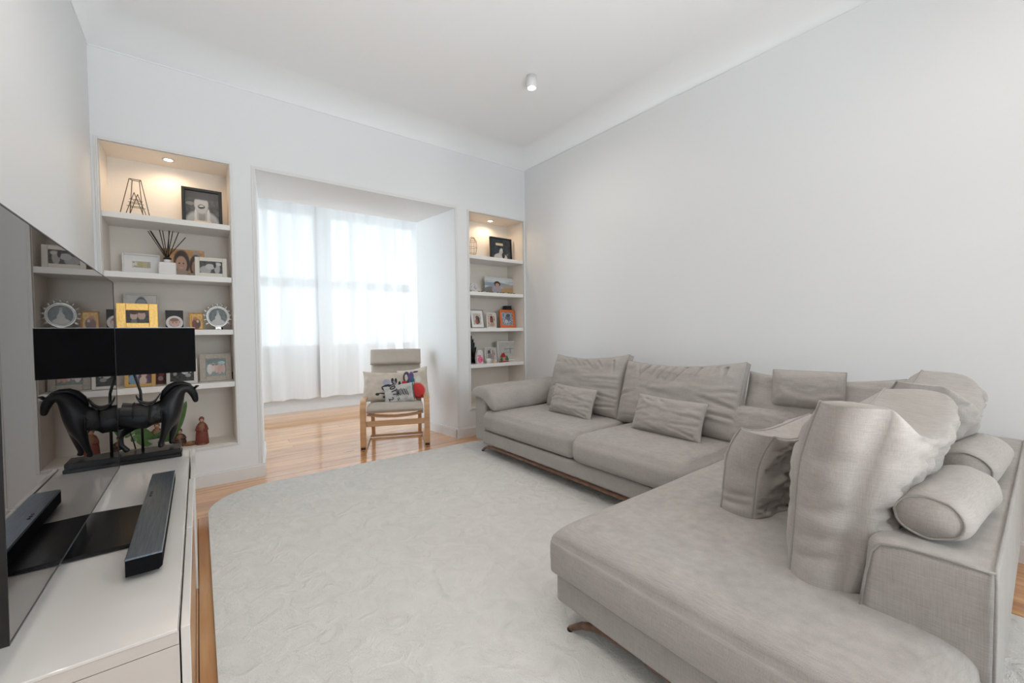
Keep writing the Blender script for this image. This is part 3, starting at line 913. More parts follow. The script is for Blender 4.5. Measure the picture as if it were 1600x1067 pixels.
# bolsters lying on the chaise back
def bolster(label, loc, length, r, dirv, seed, ry=1.0):
    d = Vector(dirv).normalized()
    bm = bmesh.new()
    n, k = 32, 20
    rings = []
    for i in range(k + 1):
        t = i / k
        e = min(t, 1 - t) * length
        rr = r * (1 - .16 * max(0, 1 - e / (r * .55)) ** 2) * (1 + .03 * math.sin(math.pi * t))
        rings.append([bm.verts.new((length * (t - .5), rr * ry * math.cos(2 * math.pi * j / n) + .004 * noise.noise(Vector((t * 3, j * .3, seed))), rr * .86 * math.sin(2 * math.pi * j / n) + .004 * noise.noise(Vector((t * 4, j * .3, seed + 9))))) for j in range(n)])
    for A, B in zip(rings[:-1], rings[1:]):
        for j in range(n): bm.faces.new((A[j], A[(j + 1) % n], B[(j + 1) % n], B[j]))
    for rg, s in ((rings[0], -1), (rings[-1], 1)):
        c = bm.verts.new((s * (length / 2 + .012), 0, 0))
        for j in range(n): bm.faces.new((rg[j], rg[(j + 1) % n], c))
    e0 = [v.co.copy() for v in rings[0]]; e1 = [v.co.copy() for v in rings[-1]]
    o = link('bolster', bm, SOFA2, None, True)
    for e in (e0, e1): tube('piping', e, .0035, PIPE, o, 6, True)
    axes(o, loc, d, (0, 0, 1))
    return tag(o, label, 'bolster', 'bolsters on the chaise back')
bolster('grey bolster on the chaise back nearest the viewer, its round end showing', (1.735, .172, .692), .42, .076, (1, -.08, 0), 1, 1.06)
bolster('grey bolster further along the chaise back towards the right wall', (2.32, .165, .697), .42, .080, (1, -.05, 0), 2)

# ------------------------------------------------------------------ media unit along the left wall
GLOSSW = plain('white gloss lacquer', (.78, .76, .73), .25, coat=1.0, spec=.5)
MATTW = plain('warm white foil', (.66, .61, .565), .4)
UX0, UX1, UY0, UY1, UZ = -.50, -.050, 1.176, 2.972, .54
unit = thing('media_unit', 'long low white gloss media unit under the television along the left wall', 'tv stand', (-.25, 2.07, 0))
OU = Vector((-.25, 2.07, 0))
def un(o): return into(o, unit, OU)
un(box('side_panel', UX0, UX1, UY0 + .003, UY0 + .021, .012, UZ - .038, MATTW, bev=.001))
un(box('side_panel', UX0, UX1, UY1 - .021, UY1 - .003, .012, UZ - .038, MATTW, bev=.001))
un(box('base_panel', UX0, UX1, UY0 + .022, UY1 - .022, .03, .05, MATTW))
un(box('back_panel', UX0, UX0 + .01, UY0 + .022, UY1 - .022, .05, UZ - .038, MATTW))
un(box('top_panel', UX0, UX1, UY0 + .002, UY1 - .002, UZ - .036, UZ - .008, MATTW, bev=.001))
un(box('glass_top', UX0, UX1 - .002, UY0, UY1, UZ - .0075, UZ, GLOSSW, bev=.0015))
ln = (UY1 - UY0) / 3
for k in range(3):
    y0 = UY0 + ln * k
    d = un(box('door', UX1 + .003 + (.004 if k == 2 else 0), UX1 + .020 + (.004 if k == 2 else 0), y0 + .003, y0 + ln - .003, .02, UZ - .001, GLOSSW, bev=.0015))
for (fx, fy) in ((UX0 + .05, UY0 + .06), (UX1 - .05, UY0 + .06), (UX0 + .05, UY1 - .06), (UX1 - .05, UY1 - .06)):
    un(lathe('foot', [(0, .0), (.018, .0), (.018, .03), (0, .03)], BLACK, None, 12, (fx, fy, 0)))

# television: mirror-like black screen, thin bezel, flat stand plate
def screen_mat():
    mt, nt, b, N, L = newmat('glossy black screen')
    b.inputs['Base Color'].default_value = (.004, .004, .005, 1)
    b.inputs['Roughness'].default_value = .012
    b.inputs['IOR'].default_value = 2.7
    b.inputs['Specular Tint'].default_value = (1, .91, .87, 1)
    return mt
SCREEN = screen_mat()
TX, TY0, TY1, TZ0, TZ1 = -.303, 1.205, 2.608, .592, 1.452
tv = thing('television', 'large flat television with a black mirror-like screen, seen edge-on at the left', 'television', (TX, 1.9, UZ))
tv.rotation_euler = (math.radians(-.9), 0, 0)
bx = lambda n, *a, **k: box(n, *a, tv, **k)
cy, cz = 1.9, UZ
bx('screen', -.004, 0, TY0 - cy + .004, TY1 - cy - .004, TZ0 - cz + .004, TZ1 - cz - .004, SCREEN)
BEZ = plain('dark metal bezel', (.03, .03, .032), .3, metal=.6)
bm = bmesh.new()
for (a, b_, c, d) in ((TY0, TY0 + .004, TZ0, TZ1), (TY1 - .004, TY1, TZ0, TZ1), (TY0 + .004, TY1 - .004, TZ0, TZ0 + .004), (TY0 + .004, TY1 - .004, TZ1 - .004, TZ1)):
    bbox(bm, -.012, .0012, a - cy, b_ - cy, c - cz, d - cz, .0006, 1)
link('bezel', bm, BEZ, tv)
bx('back_cover', -.012, -.0045, TY0 - cy + .004, TY1 - cy - .004, TZ0 - cz + .004, TZ1 - cz - .004, BEZ)
bx('electronics_bulge', -.055, -.0125, -.5, .5, .09, .50, plain('black plastic', (.02, .02, .021), .45), bev=.012)
bx('stand_neck', -.045, -.014, -.09, .09, .006, .12, BLACK, bev=.006)
pl = [(-.165, -.19), (.15, -.185), (.162, .20), (-.165, .24)]
o = prism('stand_plate', pl, .0005, .011, BLACK, tv, bev=.002)

# soundbar
SB = plain('brushed black soundbar shell', (.03, .034, .04), .30, metal=.7)
def brushed():
    mt, nt, b, N, L = newmat('brushed dark aluminium')
    b.inputs['Metallic'].default_value = .9; b.inputs['Roughness'].default_value = .3
    tc = N('ShaderNodeTexCoord'); mp = N('ShaderNodeMapping'); mp.inputs['Scale'].default_value = (260, 9, 40)
    n = N('ShaderNodeTexNoise'); n.inputs['Scale'].default_value = 1; n.inputs['Detail'].default_value = 4
    L(tc.outputs['Object'], mp.inputs[0]); L(mp.outputs[0], n.inputs['Vector'])
    mx = N('ShaderNodeMix'); mx.data_type = 'RGBA'; mx.inputs[6].default_value = (.09, .12, .16, 1); mx.inputs[7].default_value = (.36, .44, .53, 1)
    L(n.outputs['Fac'], mx.inputs[0]); L(mx.outputs[2], b.inputs['Base Color'])
    bp = N('ShaderNodeBump'); bp.inputs['Strength'].default_value = .12; bp.inputs['Distance'].default_value = .001; L(n.outputs['Fac'], bp.inputs['Height']); L(bp.outputs[0], b.inputs['Normal'])
    return mt
BRUSH = brushed()
sb = thing('soundbar', 'long black soundbar with a brushed metal top on the media unit', 'soundbar', (-.131, 1.905, UZ + .012))
body = [(-.038, 0), (.030, 0), (.038, .008), (.038, .040), (.036, .044), (-.038, .044)]
prism('body', body, -.42, .42, plain('black speaker cloth', (.008, .008, .009), .85, spec=.1, bump=.2, bscale=900), sb, axis='y')
prism('top_plate', [(-.039, .0442), (.0385, .0442), (.037, .049), (-.036, .049)], -.421, .421, BRUSH, sb, axis='y')
for k in range(3): lathe('button', [(0, .049), (.0045, .049), (.0045, .0502), (0, .0502)], BLACK, sb, 12, (-.022, .11 + k * .022, 0))
for s in (-.36, .36): box('foot', -.03, .03, s - .03, s + .03, -.012, 0, BLACK, sb, bev=.003)

# ------------------------------------------------------------------ horse lamp
LY = 2.895
def lp(u, v, y=LY):
    p = at_y(u, v, y); return p
OL = Vector((-.25, LY, UZ))
lampo = thing('table_lamp', 'black table lamp with a saddled horse figure and a long black shade', 'lamp', OL)
def lm(o): return into(o, lampo, OL)
bm = bmesh.new(); bbox(bm, -.455, -.082, 2.822, 2.968, UZ + .0005, UZ + .018, .003, 2); bbox(bm, -.445, -.092, 2.832, 2.958, UZ + .018, UZ + .024); bbox(bm, -.450, -.087, 2.827, 2.963, UZ + .024, UZ + .046, .003, 2)
lm(link('base', bm, BLACK))
BT = UZ + .046
def skin(name, nodes, edges, mat, parent=None, sub=2):
    me = bpy.data.meshes.new(name)
    bm = bmesh.new()
    lay = bm.verts.layers.skin.verify()
    vs = [bm.verts.new(n[0]) for n in nodes]
    for a, b_ in edges: bm.edges.new((vs[a], vs[b_]))
    for v, n in zip(vs, nodes):
        v[lay].radius = n[1] if isinstance(n[1], tuple) else (n[1], n[1])
    vs[0][lay].use_root = True
    bm.to_mesh(me); bm.free()
    me.materials.append(mat)
    o = bpy.data.objects.new(name, me); COL.objects.link(o)
    sk = o.modifiers.new('skin', 'SKIN'); sk.use_smooth_shade = True
    sb_ = o.modifiers.new('sub', 'SUBSURF'); sb_.levels = sub; sb_.render_levels = sub
    return o
yl = LY
def N_(u, v, r, dy=0.): 
    p = lp(u, v); return ((p.x, yl + dy, p.z), r)
def chain(pts): return pts
nodes, edges = [], []
def add_chain(pts, start=None):
    prev = start
    ids = []
    for q in pts:
        nodes.append(q); i = len(nodes) - 1; ids.append(i)
        if prev is not None: edges.append((prev, i))
        prev = i
    return ids
# trunk: loin first (root), then rump and the chest, neck and head
tr = add_chain([N_(214, 646, .060), N_(233, 648, .060), N_(252, 645, .064), N_(267, 638, .058)])
nk = add_chain([N_(271, 624, .052), N_(277, 613, .042), N_(286, 606, .032), N_(296, 606, .026), N_(302, 613, .023), N_(305, 621, .0165), N_(306.5, 629, .013)], tr[-1])
rp = add_chain([N_(199, 646, .064), N_(188, 650, .050)], tr[0])
def leg(u0, v0, uk, vk, uf, dy, start, r):
    a, k = lp(u0, v0), lp(uk, vk); f = lp(uf, 700)
    return add_chain([((a.x, yl + dy, a.z), r[0]), ((k.x, yl + dy, k.z), r[1]), ((k.x * .55 + f.x * .45 - .004, yl + dy, (k.z + BT) / 2), r[2]), ((f.x - .003, yl + dy, BT + .026), r[3]), ((f.x + .006, yl + dy, BT + .010), r[4])], start)
leg(263, 660, 258, 674, 252, -.030, tr[-1], (.030, .019, .0125, .012, .016))
leg(272, 660, 270, 674, 268, .032, tr[-1], (.030, .019, .0125, .012, .016))
leg(193, 664, 186, 680, 199, -.030, rp[0], (.040, .021, .013, .012, .016))
leg(186, 664, 178, 680, 184, .032, rp[0], (.040, .021, .013, .012, .016))
horse = lm(skin('horse', nodes, edges, HORSE))
# ears, mane ridge, tail
bm = bmesh.new()
for dy in (-.010, .010):
    p, q = lp(304, 606), lp(311, 602.5)
    btube(bm, [(p.x, yl + dy, p.z), ((p.x + q.x) / 2, yl + dy * 1.2, (p.z + q.z) / 2 + .004), (q.x, yl + dy * 1.3, q.z)], [.007, .0055, .001], 8)
lm(link('ears', bm, HORSE, None, True))
bm = bmesh.new()
cr = [(252, 624), (257, 612), (265, 604), (274, 600), (285, 599), (295, 601), (301, 606)]
btube(bm, [lp(*c) for c in cr], [.008, .013, .015, .015, .013, .010, .006], 8)
lm(link('mane', bm, HORSE, None, True))
lm(tube('tail', [lp(182, 642), lp(176, 648), lp(173, 662), lp(174, 678), lp(177, 690)], [.010, .014, .014, .011, .004], HORSE, None, 8))
# saddle blanket, saddle with raised ends, straps
bm = bmesh.new()
BLK = plain('tooled black saddle cloth', (.014, .014, .014), .6, bump=.6, bscale=160)
n = 18
rg = []
for (u, r) in ((208, .0545), (213, .055), (230, .0555), (247, .0575), (253, .0575)):
    c = lp(u, 646.5)
    rg.append([bm.verts.new((c.x, yl + r * math.sin(a), c.z + r * 1.02 * math.cos(a))) for a in [math.radians(-118 + 236 * k / n) for k in range(n + 1)]])
for A, B in zip(rg[:-1], rg[1:]):
    for j in range(n): bm.faces.new((A[j], A[j + 1], B[j + 1], B[j]))
o = link('saddle_cloth', bm, BLK, None, True); o.modifiers.new('t', 'SOLIDIFY').thickness = .004
lm(o)
bm = bmesh.new()
sd = [(213.5, 616, .013), (216, 622, .030), (222, 626.5, .038), (231, 628, .040), (239, 626.5, .038), (245, 621, .032), (250, 613, .015)]
rg = []
for (u, v, hw) in sd:
    c = lp(u, v)
    rg.append([bm.verts.new((c.x, yl + hw * math.sin(a), c.z - hw * .55 * (1 - math.cos(a)))) for a in [math.radians(-85 + 170 * k / 10) for k in range(11)]])
for A, B in zip(rg[:-1], rg[1:]):
    for j in range(10): bm.faces.new((A[j], A[j + 1], B[j + 1], B[j]))
o = link('saddle', bm, BLACK, None, True); md = o.modifiers.new('t', 'SOLIDIFY'); md.thickness = .006; md = o.modifiers.new('s', 'SUBSURF'); md.levels = 1; md.render_levels = 1
lm(o)
for u in (210, 253.5):
    c = lp(u, 646.5); r = .0575
    lm(tube('girth_strap', [(c.x, yl + r * math.sin(a), c.z + r * math.cos(a)) for a in [2 * math.pi * k / 28 for k in range(28)]], .0032, BLACK, None, 6, True))
# pole through the saddle up to the shade, and the shade itself
SH0, SH1, SHZ0, SHZ1 = -.488, -.012, .995, 1.232
px = lp(223, 690).x
lm(tube('pole', [(px, yl, BT - .002), (px, yl, .84), (px - .002, yl, .90), (px - .012, yl, .945), (px - .022, yl, .985), (px - .024, yl, 1.10)], .0062, BLACK, None, 10))
lm(tube('cable', [lp(199, 668, 2.935), lp(204, 678, 2.935), lp(208, 688, 2.94), (lp(212, 697, 2.94).x, 2.94, BT + .004)], .003, BLACK, None, 6))
SHADE = plain('black lamp shade fabric', (.006, .006, .007), .8, spec=.12, bump=.1, bscale=500)
SHIN = plain('pale shade lining', (.55, .60, .66), .5)
def rrect(x0, x1, y0, y1, r, k=5):
    out = []
    for (cx, cy_, a0) in ((x1 - r, y1 - r, 0), (x0 + r, y1 - r, 90), (x0 + r, y0 + r, 180), (x1 - r, y0 + r, 270)):
        for i in range(k + 1):
            a = math.radians(a0 + 90 * i / k); out.append((cx + r * math.cos(a), cy_ + r * math.sin(a)))
    return out
bm = bmesh.new()
oo = rrect(SH0, SH1, 2.80, 2.985, .006, 3); ii = rrect(SH0 + .003, SH1 - .003, 2.803, 2.982, .005, 3)
lv = [[bm.verts.new((x, y, z)) for (x, y) in pts] for pts, z in ((oo, SHZ0), (oo, SHZ1), (ii, SHZ1), (ii, SHZ0))]
n = len(oo)
for a in range(4):
    A, B = lv[a], lv[(a + 1) % 4]
    for j in range(n):
        f = bm.faces.new((A[j], A[(j + 1) % n], B[(j + 1) % n], B[j]))
        f.material_index = 1 if a == 2 else 0
shade = lm(link('lamp_shade', bm, [SHADE, SHIN]))
lm(tube('shade_rim', [(x, y, SHZ1) for (x, y) in oo], .002, SHIN, None, 6, True))
bm = bmesh.new(); btube(bm, [(SH0 + .003, yl, 1.10), (SH1 - .003, yl, 1.10)], .0025, 6); btube(bm, [(px - .024, 2.803, 1.10), (px - .024, 2.982, 1.10)], .0025, 6)
lm(link('shade_spider', bm, BLACK, None, True))

# ------------------------------------------------------------------ bentwood armchair
CA, CB = Vector((1.289, 4.149)), Vector((1.867, 3.905))
lat = (CB - CA).normalized()
ang = math.atan2(lat.y, lat.x)
cc = (CA + CB) / 2
chair = thing('armchair', 'bentwood birch armchair with a beige cushion and headrest, facing the room', 'armchair', (cc.x, cc.y, 0), ang)
# chair space: x across (seen left to right), y away from the viewer, z up
def ribbon(name, pts, x, w, th, mat, parent):
    """laminated strip following pts (y,z) centred at x"""
    bm = bmesh.new()
    P = [Vector((p[0], p[1])) for p in pts]
    rg = []
    for i, p in enumerate(P):
        t = (P[min(i + 1, len(P) - 1)] - P[max(i - 1, 0)]).normalized(); nn = Vector((-t.y, t.x)) * th / 2
        rg.append([bm.verts.new((xx, q.x, q.y)) for (xx, q) in ((x - w / 2, p + nn), (x + w / 2, p + nn), (x + w / 2, p - nn), (x - w / 2, p - nn))])
    for A, B in zip(rg[:-1], rg[1:]):
        for j in range(4): bm.faces.new((A[j], A[(j + 1) % 4], B[(j + 1) % 4], B[j]))
    bm.faces.new(rg[0]); bm.faces.new(rg[-1][::-1])
    bmesh.ops.bevel(bm, geom=[e for e in bm.edges if abs(abs((e.verts[0].co - e.verts[1].co).normalized().x)) < .5 and len(e.link_faces) == 2], offset=.003, segments=1, affect='EDGES')
    return link(name, bm, mat, parent, False)
def arc(cx, cz, r, a0, a1, n=8): return [(cx + r * math.cos(math.radians(a0 + (a1 - a0) * k / n)), cz + r * math.sin(math.radians(a0 + (a1 - a0) * k / n))) for k in range(n + 1)]
HX = .3135
for s in (-1, 1):
    path = [(.56, .034), (.10, .034), (.06, .030)]
    path = arc(.115, .405 + .02, .105, 180, 95) 
    fr = [(.011, .016), (.008, .12), (.006, .25), (.007, .36)] + arc(.105, .40, .097, 178, 96, 8) + [(.20, .500), (.32, .497), (.45, .487), (.56, .470)]
    sd = ribbon('side_frame', fr, s * HX, .056, .026, BIRCH, chair)
    ribbon('floor_runner', [(.0, .012), (.2, .014), (.45, .014), (.575, .018)], s * HX, .056, .022, BIRCH, chair)
    ribbon('back_upright', [(.555, .02), (.50, .20), (.44, .34), (.46, .46), (.56, .62), (.66, .80), (.735, .965)], s * .255, .04, .02, BIRCH, chair)
    lathe('foot_glide', [(0, 0), (.014, 0), (.014, .006), (0, .006)], BLACK, chair, 12, (s * HX, .012, 0.0))
    box('stop_knob', s * HX - .022, s * HX + .022, -.012, -.006, .02, .045, plain('dark glide', (.03, .015, .01), .4), chair, bev=.004)
box('front_rail', -.285, .285, .006, .028, .245, .30, BIRCH, chair, bev=.004)
box('rear_rail', -.285, .285, .545, .575, .008, .035, BIRCH, chair, bev=.004)
box('armrest_rail', -.285, .285, .49, .51, .44, .475, BIRCH, chair, bev=.004)
for z, y in ((.62, .575), (.80, .675), (.95, .74)): box('back_slat', -.235, .235, y - .008, y + .008, z - .03, z + .03, BIRCH, chair, bev=.003)
# seat frame: light laminated bow under the cushion
bm = bmesh.new()
P = [(-.27, .345), (-.16, .325), (0, .316), (.16, .325), (.27, .345)]
rg = [[bm.verts.new((x, y, z + dz)) for (y, dz) in ((.05, 0), (.05, .024), (.085, .024), (.085, 0))] for (x, z) in P]
for A, B in zip(rg[:-1], rg[1:]):
    for j in range(4): bm.faces.new((A[j], A[(j + 1) % 4], B[(j + 1) % 4], B[j]))
bm.faces.new(rg[0]); bm.faces.new(rg[-1][::-1])
link('seat_bow', bm, BIRCH, chair)
for s in (-1, 1): ribbon('seat_rail', [(.04, .358), (.2, .345), (.36, .325), (.46, .335)], s * .265, .03, .02, BIRCH, chair)
BEIGE = fabric('beige canvas chair cover', (.43, .375, .325), (.54, .48, .42), weave=1.3, bump=.15)
def pad(name, cl, w, th, rnd_, mat, parent):
    """padded sheet: centre line (y,z), width across x, rounded cross-section"""
    bm = bmesh.new()
    P = [Vector((p[0], p[1])) for p in cl]
    L_ = [0.]
    for a, b_ in zip(P[:-1], P[1:]): L_.append(L_[-1] + (b_ - a).length)
    n = 46; sec = 20
    rg = []
    for i in range(n + 1):
        t = .5 - .5 * math.cos(math.pi * i / n)
        d = t * L_[-1]
        k = max(j for j in range(len(L_)) if L_[j] <= d + 1e-9); k = min(k, len(P) - 2)
        f = (d - L_[k]) / (L_[k + 1] - L_[k])
        def cat(p0, p1, p2, p3, f): return .5 * ((2 * p1) + (p2 - p0) * f + (2 * p0 - 5 * p1 + 4 * p2 - p3) * f * f + (3 * p1 - p0 - 3 * p2 + p3) * f ** 3)
        g = lambda q: cat(P[max(k - 1, 0)], P[k], P[k + 1], P[min(k + 2, len(P) - 1)], q)
        c = g(f); tt = (g(min(1, f + .01)) - g(max(0, f - .01))).normalized(); nn = Vector((-tt.y, tt.x))
        e = min(1, min(d, L_[-1] - d) / (th * .5)); e = math.sqrt(max(0, 1 - (1 - e) ** 2))
        ring = []
        for j in range(sec):
            a = 2 * math.pi * j / sec
            cx, cs = math.cos(a), math.sin(a)
            xx = math.copysign(abs(cx) ** .28, cx) * w / 2; yy = math.copysign(abs(cs) ** .55, cs) * th / 2 * (.12 + .88 * e)
            q = c + nn * yy
            ring.append(bm.verts.new((xx, q.x, q.y)))
        rg.append(ring)
    for A, B in zip(rg[:-1], rg[1:]):
        for j in range(sec): bm.faces.new((A[j], A[(j + 1) % sec], B[(j + 1) % sec], B[j]))
    bm.faces.new(rg[0]); bm.faces.new(rg[-1][::-1])
    return link(name, bm, mat, parent, True)
pad('seat_pad', [(-.035, .395), (.0, .420), (.15, .425), (.32, .40), (.45, .385), (.50, .40)], .555, .075, .03, BEIGE, chair)
pad('back_pad', [(.45, .39), (.475, .46), (.535, .60), (.61, .745), (.68, .90), (.715, .985)], .545, .07, .03, BEIGE, chair)
pad('headrest', [(.575, .825), (.60, .88), (.635, .95), (.655, .99)], .56, .075, .03, BEIGE, chair)

# printed cushions on the armchair
INKB = (.03, .03, .035)
CRM = (.60, .53, .45)
def chair_pillow(label, loc, w, h, t, right, up, seed, mat, texts=()):
    o = pillow('throw_pillow', w, h, t, mat, gus=0, ear=.09, wr=.010, wf=(2.2, 2.2), seed=seed, pipe=0, nu=30, nv=30, expo=.55)
    cm = chair_m
    r = cm.to_3x3() @ Vector(right); u = cm.to_3x3() @ Vector(up); l = cm @ Vector(loc)
    axes(o, l, r, u)
    return tag(o, label, 'cushion', 'printed throw pillows on the armchair')
chair_m = Matrix.Translation((cc.x, cc.y, 0)) @ Matrix.Rotation(ang, 4, 'Z')
DOG = picture('print of a black and white dog', CRM, [(.60, .47, .13, .14, (.62, .58, .60)), (.56, .60, .10, .10, (.42, .42, .52)), (.58, .42, .14, .11, (.05, .055, .06)), (.70, .66, .035, .10, INKB), (.78, .66, .035, .10, INKB), (.74, .58, .05, .08, (.25, .24, .25)),
    (.87, .56, .03, .10, INKB), (.55, .27, .13, .05, (.55, .50, .50)), (.36, .22, .05, .04, INKB), (.46, .25, .08, .02, INKB), (.60, .14, .12, .04, (.08, .06, .06)), (.70, .30, .06, .12, (.62, .58, .55))], noise_amt=.06, rough=.9)
RED = picture('print of a dog in bright colours', CRM, [(.36, .72, .11, .19, (.06, .05, .09)), (.36, .70, .05, .11, CRM), (.52, .70, .09, .17, (.12, .08, .24)), (.56, .55, .07, .15, (.04, .14, .20)), (.66, .84, .09, .03, (.07, .05, .10)), (.40, .34, .10, .30, (.05, .05, .08)), (.20, .52, .17, .11, (.62, .05, .05)),
    (.68, .26, .23, .24, (.72, .06, .06)), (.74, .60, .08, .10, (.68, .66, .60))], noise_amt=.06, rough=.9)
chair_pillow('cream throw pillow printed with a black and white dog, left on the armchair', (-.135, .29, .440), .44, .34, .12, (1, .10, -.07), (.02, .38, 1), 41, DOG)
chair_pillow('cream throw pillow printed with a colourful dog and red shape, right on the armchair', (.195, .315, .44), .36, .36, .12, (.92, -.36, .16), (-.16, .34, 1), 42, RED)
NEWS = picture('newsprint fabric', (.50, .49, .47), [(.82, .55, .10, .22, (.42, .44, .42)), (.95, .5, .03, .5, (.10, .13, .13)), (.72, .22, .07, .12, (.46, .40, .40))], noise_amt=.10, nscale=40, rough=.9, distort=.01)
o = chair_pillow('small grey newsprint pillow with black lettering, front of the armchair', (.05, .125, .445), .33, .23, .09, (.95, -.05, .14), (-.10, .75, 1), 43, NEWS)
INK = plain('black printed ink', INKB, .9)
def ink(body, size, x, z, rz=0.):
    u, v = x / .165, (z - .12) / .12
    e = max(0, (1 - u ** 4) * (1 - v ** 4)); y = -(.045 * e ** .55 + .006)
    text_mesh('lettering', body, size, INK, o, (x, y, z), (math.radians(90), rz, 0), .0015, bold=.001)
ink('2017', .085, -.055, .155, math.radians(72))
ink('2', .075, -.085, .045, math.radians(72))
rl = random.Random(3)
for k in range(11):                                    # rows of print too small to read
    x = -.02 + .013 * (k % 9); z = .10 + .02 * rl.random() + (.0 if k < 9 else -.06)
    u, v = x / .165, (z - .12) / .12
    y = -(.045 * max(0, (1 - u ** 4) * (1 - v ** 4)) ** .55 + .003)
    b_ = box('print_line', -.003, .003, -.001, .001, -.05 + .02 * rl.random(), .05 - .02 * rl.random(), INK, o)
    b_.location = (x, y, z); b_.rotation_euler = (0, math.radians(-16), 0)

# ------------------------------------------------------------------ things on the shelves
SH = {1: 2.066, 2: 1.648, 3: 1.230, 4: .810, 5: NB + .004}
def photo_frame(label, u0, u1, vt, sh, y, bw, fm, pic, lean=.10, yaw=0., dep=.016, mat_w=0., group='framed photos on the niche shelves', name='photo_frame', bottom=None, glass=False):
    z = SH[sh]
    um = (u0 + u1) / 2
    x0, x1 = at_y(u0, vt, y).x, at_y(u1, vt, y).x
    h = at_y(um, vt, y).z - z
    w = (x1 - x0) / max(.6, math.cos(yaw))
    t = thing(name, label, 'photo frame', ((x0 + x1) / 2, y, z + .0008), group=group)
    t.rotation_euler = (-lean, 0, yaw)
    bb = bw if bottom is None else bottom
    if bw:
        bm = bmesh.new()
        bbox(bm, -w / 2, -w / 2 + bw, -dep, 0, 0, h, .002, 1); bbox(bm, w / 2 - bw, w / 2, -dep, 0, 0, h, .002, 1)
        bbox(bm, -w / 2 + bw, w / 2 - bw, -dep, 0, h - bw, h, .002, 1); bbox(bm, -w / 2 + bw, w / 2 - bw, -dep, 0, 0, bb, .002, 1)
        link('frame', bm, fm, t)
    iw, z0, z1 = w / 2 - bw, bb, h - bw
    if mat_w:
        box('mount', -iw, iw, -dep * .45, -dep * .25, z0, z1, WHITEP, t)
        mw = mat_w
        box('picture', -iw + mw, iw - mw, -dep * .5, -dep * .451, z0 + mw, z1 - mw, pic, t)
    else:
        box('picture', -iw, iw, -dep * .55, -dep * .2, z0, z1, pic, t)
    if lean > .03:
        ln_ = math.sin(lean) * h * .7
        bm = bmesh.new(); btube(bm, [(0, 0, h * .7), (0, ln_ * 1.0 + .012, .012)], .004, 6)
        link('strut', bm, BLACK, t)
    return t
BW = lambda name, blobs, g=.06: picture(name, (g, g, g * .97), blobs, noise_amt=.35, nscale=7)
SK, HR, WD = (.52, .30, .21), (.05, .025, .015), (.55, .31, .14)
GR = lambda v: (v, v * .98, v * .95)
BLKF = plain('black frame wood', (.012, .011, .010), .4)
CREAMF = plain('cream frame wood', (.72, .68, .60), .45)
WHITEF = plain('white frame wood', (.76, .74, .71), .4)
# --- tall niche, top shelf: wire letter sculpture and the black frame
WIRE = plain('dark bronze wire', (.10, .075, .05), .4, metal=.6)
yy = 4.17
t = thing('wire_sculpture', 'thin dark wire sculpture shaped like a letter A, on the tall niche', 'sculpture', (at_y(212, 330, yy).x, yy, SH[1]))
xs = lambda u: at_y(u, 300, yy).x - t.location.x
zz = lambda v: at_y(212, v, yy).z - SH[1]
HT = zz(282)
wx0, wx1, tx0, tx1, dd = xs(187), xs(234), xs(203), xs(221), .05
bm = bmesh.new()
bot = [(wx0, -dd), (wx0 + .05, dd), (wx1 - .05, dd), (wx1, -dd)]
for (a, b_) in (((wx0, -dd, .003), (tx0, -.025, HT)), ((wx0 + .045, dd, .003), (tx0 + .012, .025, HT + .004)), ((wx1, -dd, .003), (tx1, -.025, HT)), ((wx1 - .045, dd, .003), (tx1 - .012, .025, HT + .004))):
    btube(bm, [a, b_], .0026, 6)
top = [(tx0, -.025, HT), (tx0 + .012, .025, HT + .004), (tx1 - .012, .025, HT + .004), (tx1, -.025, HT)]
for k in range(4): btube(bm, [top[k], top[(k + 1) % 4]], .0026, 6)
link('outer_frame', bm, WIRE, t, True)
bm = bmesh.new()
cx = (tx0 + tx1) / 2
for dy in (-.02, .02):
    for s in (-1, 1): btube(bm, [(cx + s * .055 + dy * .4, dy, .003), (cx + dy * .4, dy, HT * .66)], .0024, 6)
    for k in (.30, .40, .48): btube(bm, [(cx - .055 * (1 - k / .66) + dy * .4 - .012, dy, HT * k), (cx + .055 * (1 - k / .66) + dy * .4 + .012, dy, HT * k)], .0022, 6)
link('inner_frame', bm, WIRE, t, True)
f = photo_frame('wide black box frame with a grey portrait, top shelf of the tall niche', 283, 346, 296, 1, 4.20, .022, BLKF,
    BW('grey portrait print', [(.5, .02, .50, .40, GR(.40)), (.30, .16, .04, .30, GR(.6)), (.68, .16, .05, .32, GR(.6)), (.48, .24, .10, .28, GR(.26)), (.47, .60, .21, .30, GR(.46)), (.13, .60, .12, .06, GR(.20)), (.5, 1.02, .9, .28, GR(.045)), (.47, .53, .11, .07, GR(.04)), (.47, .55, .075, .022, GR(.75))]), lean=.06, dep=.03, bottom=.022)
pm = plain('pale brass plaque', (.75, .58, .36), .4)
box('plaque', -.055, .055, -.0335, -.030, .018, .042, pm, f)
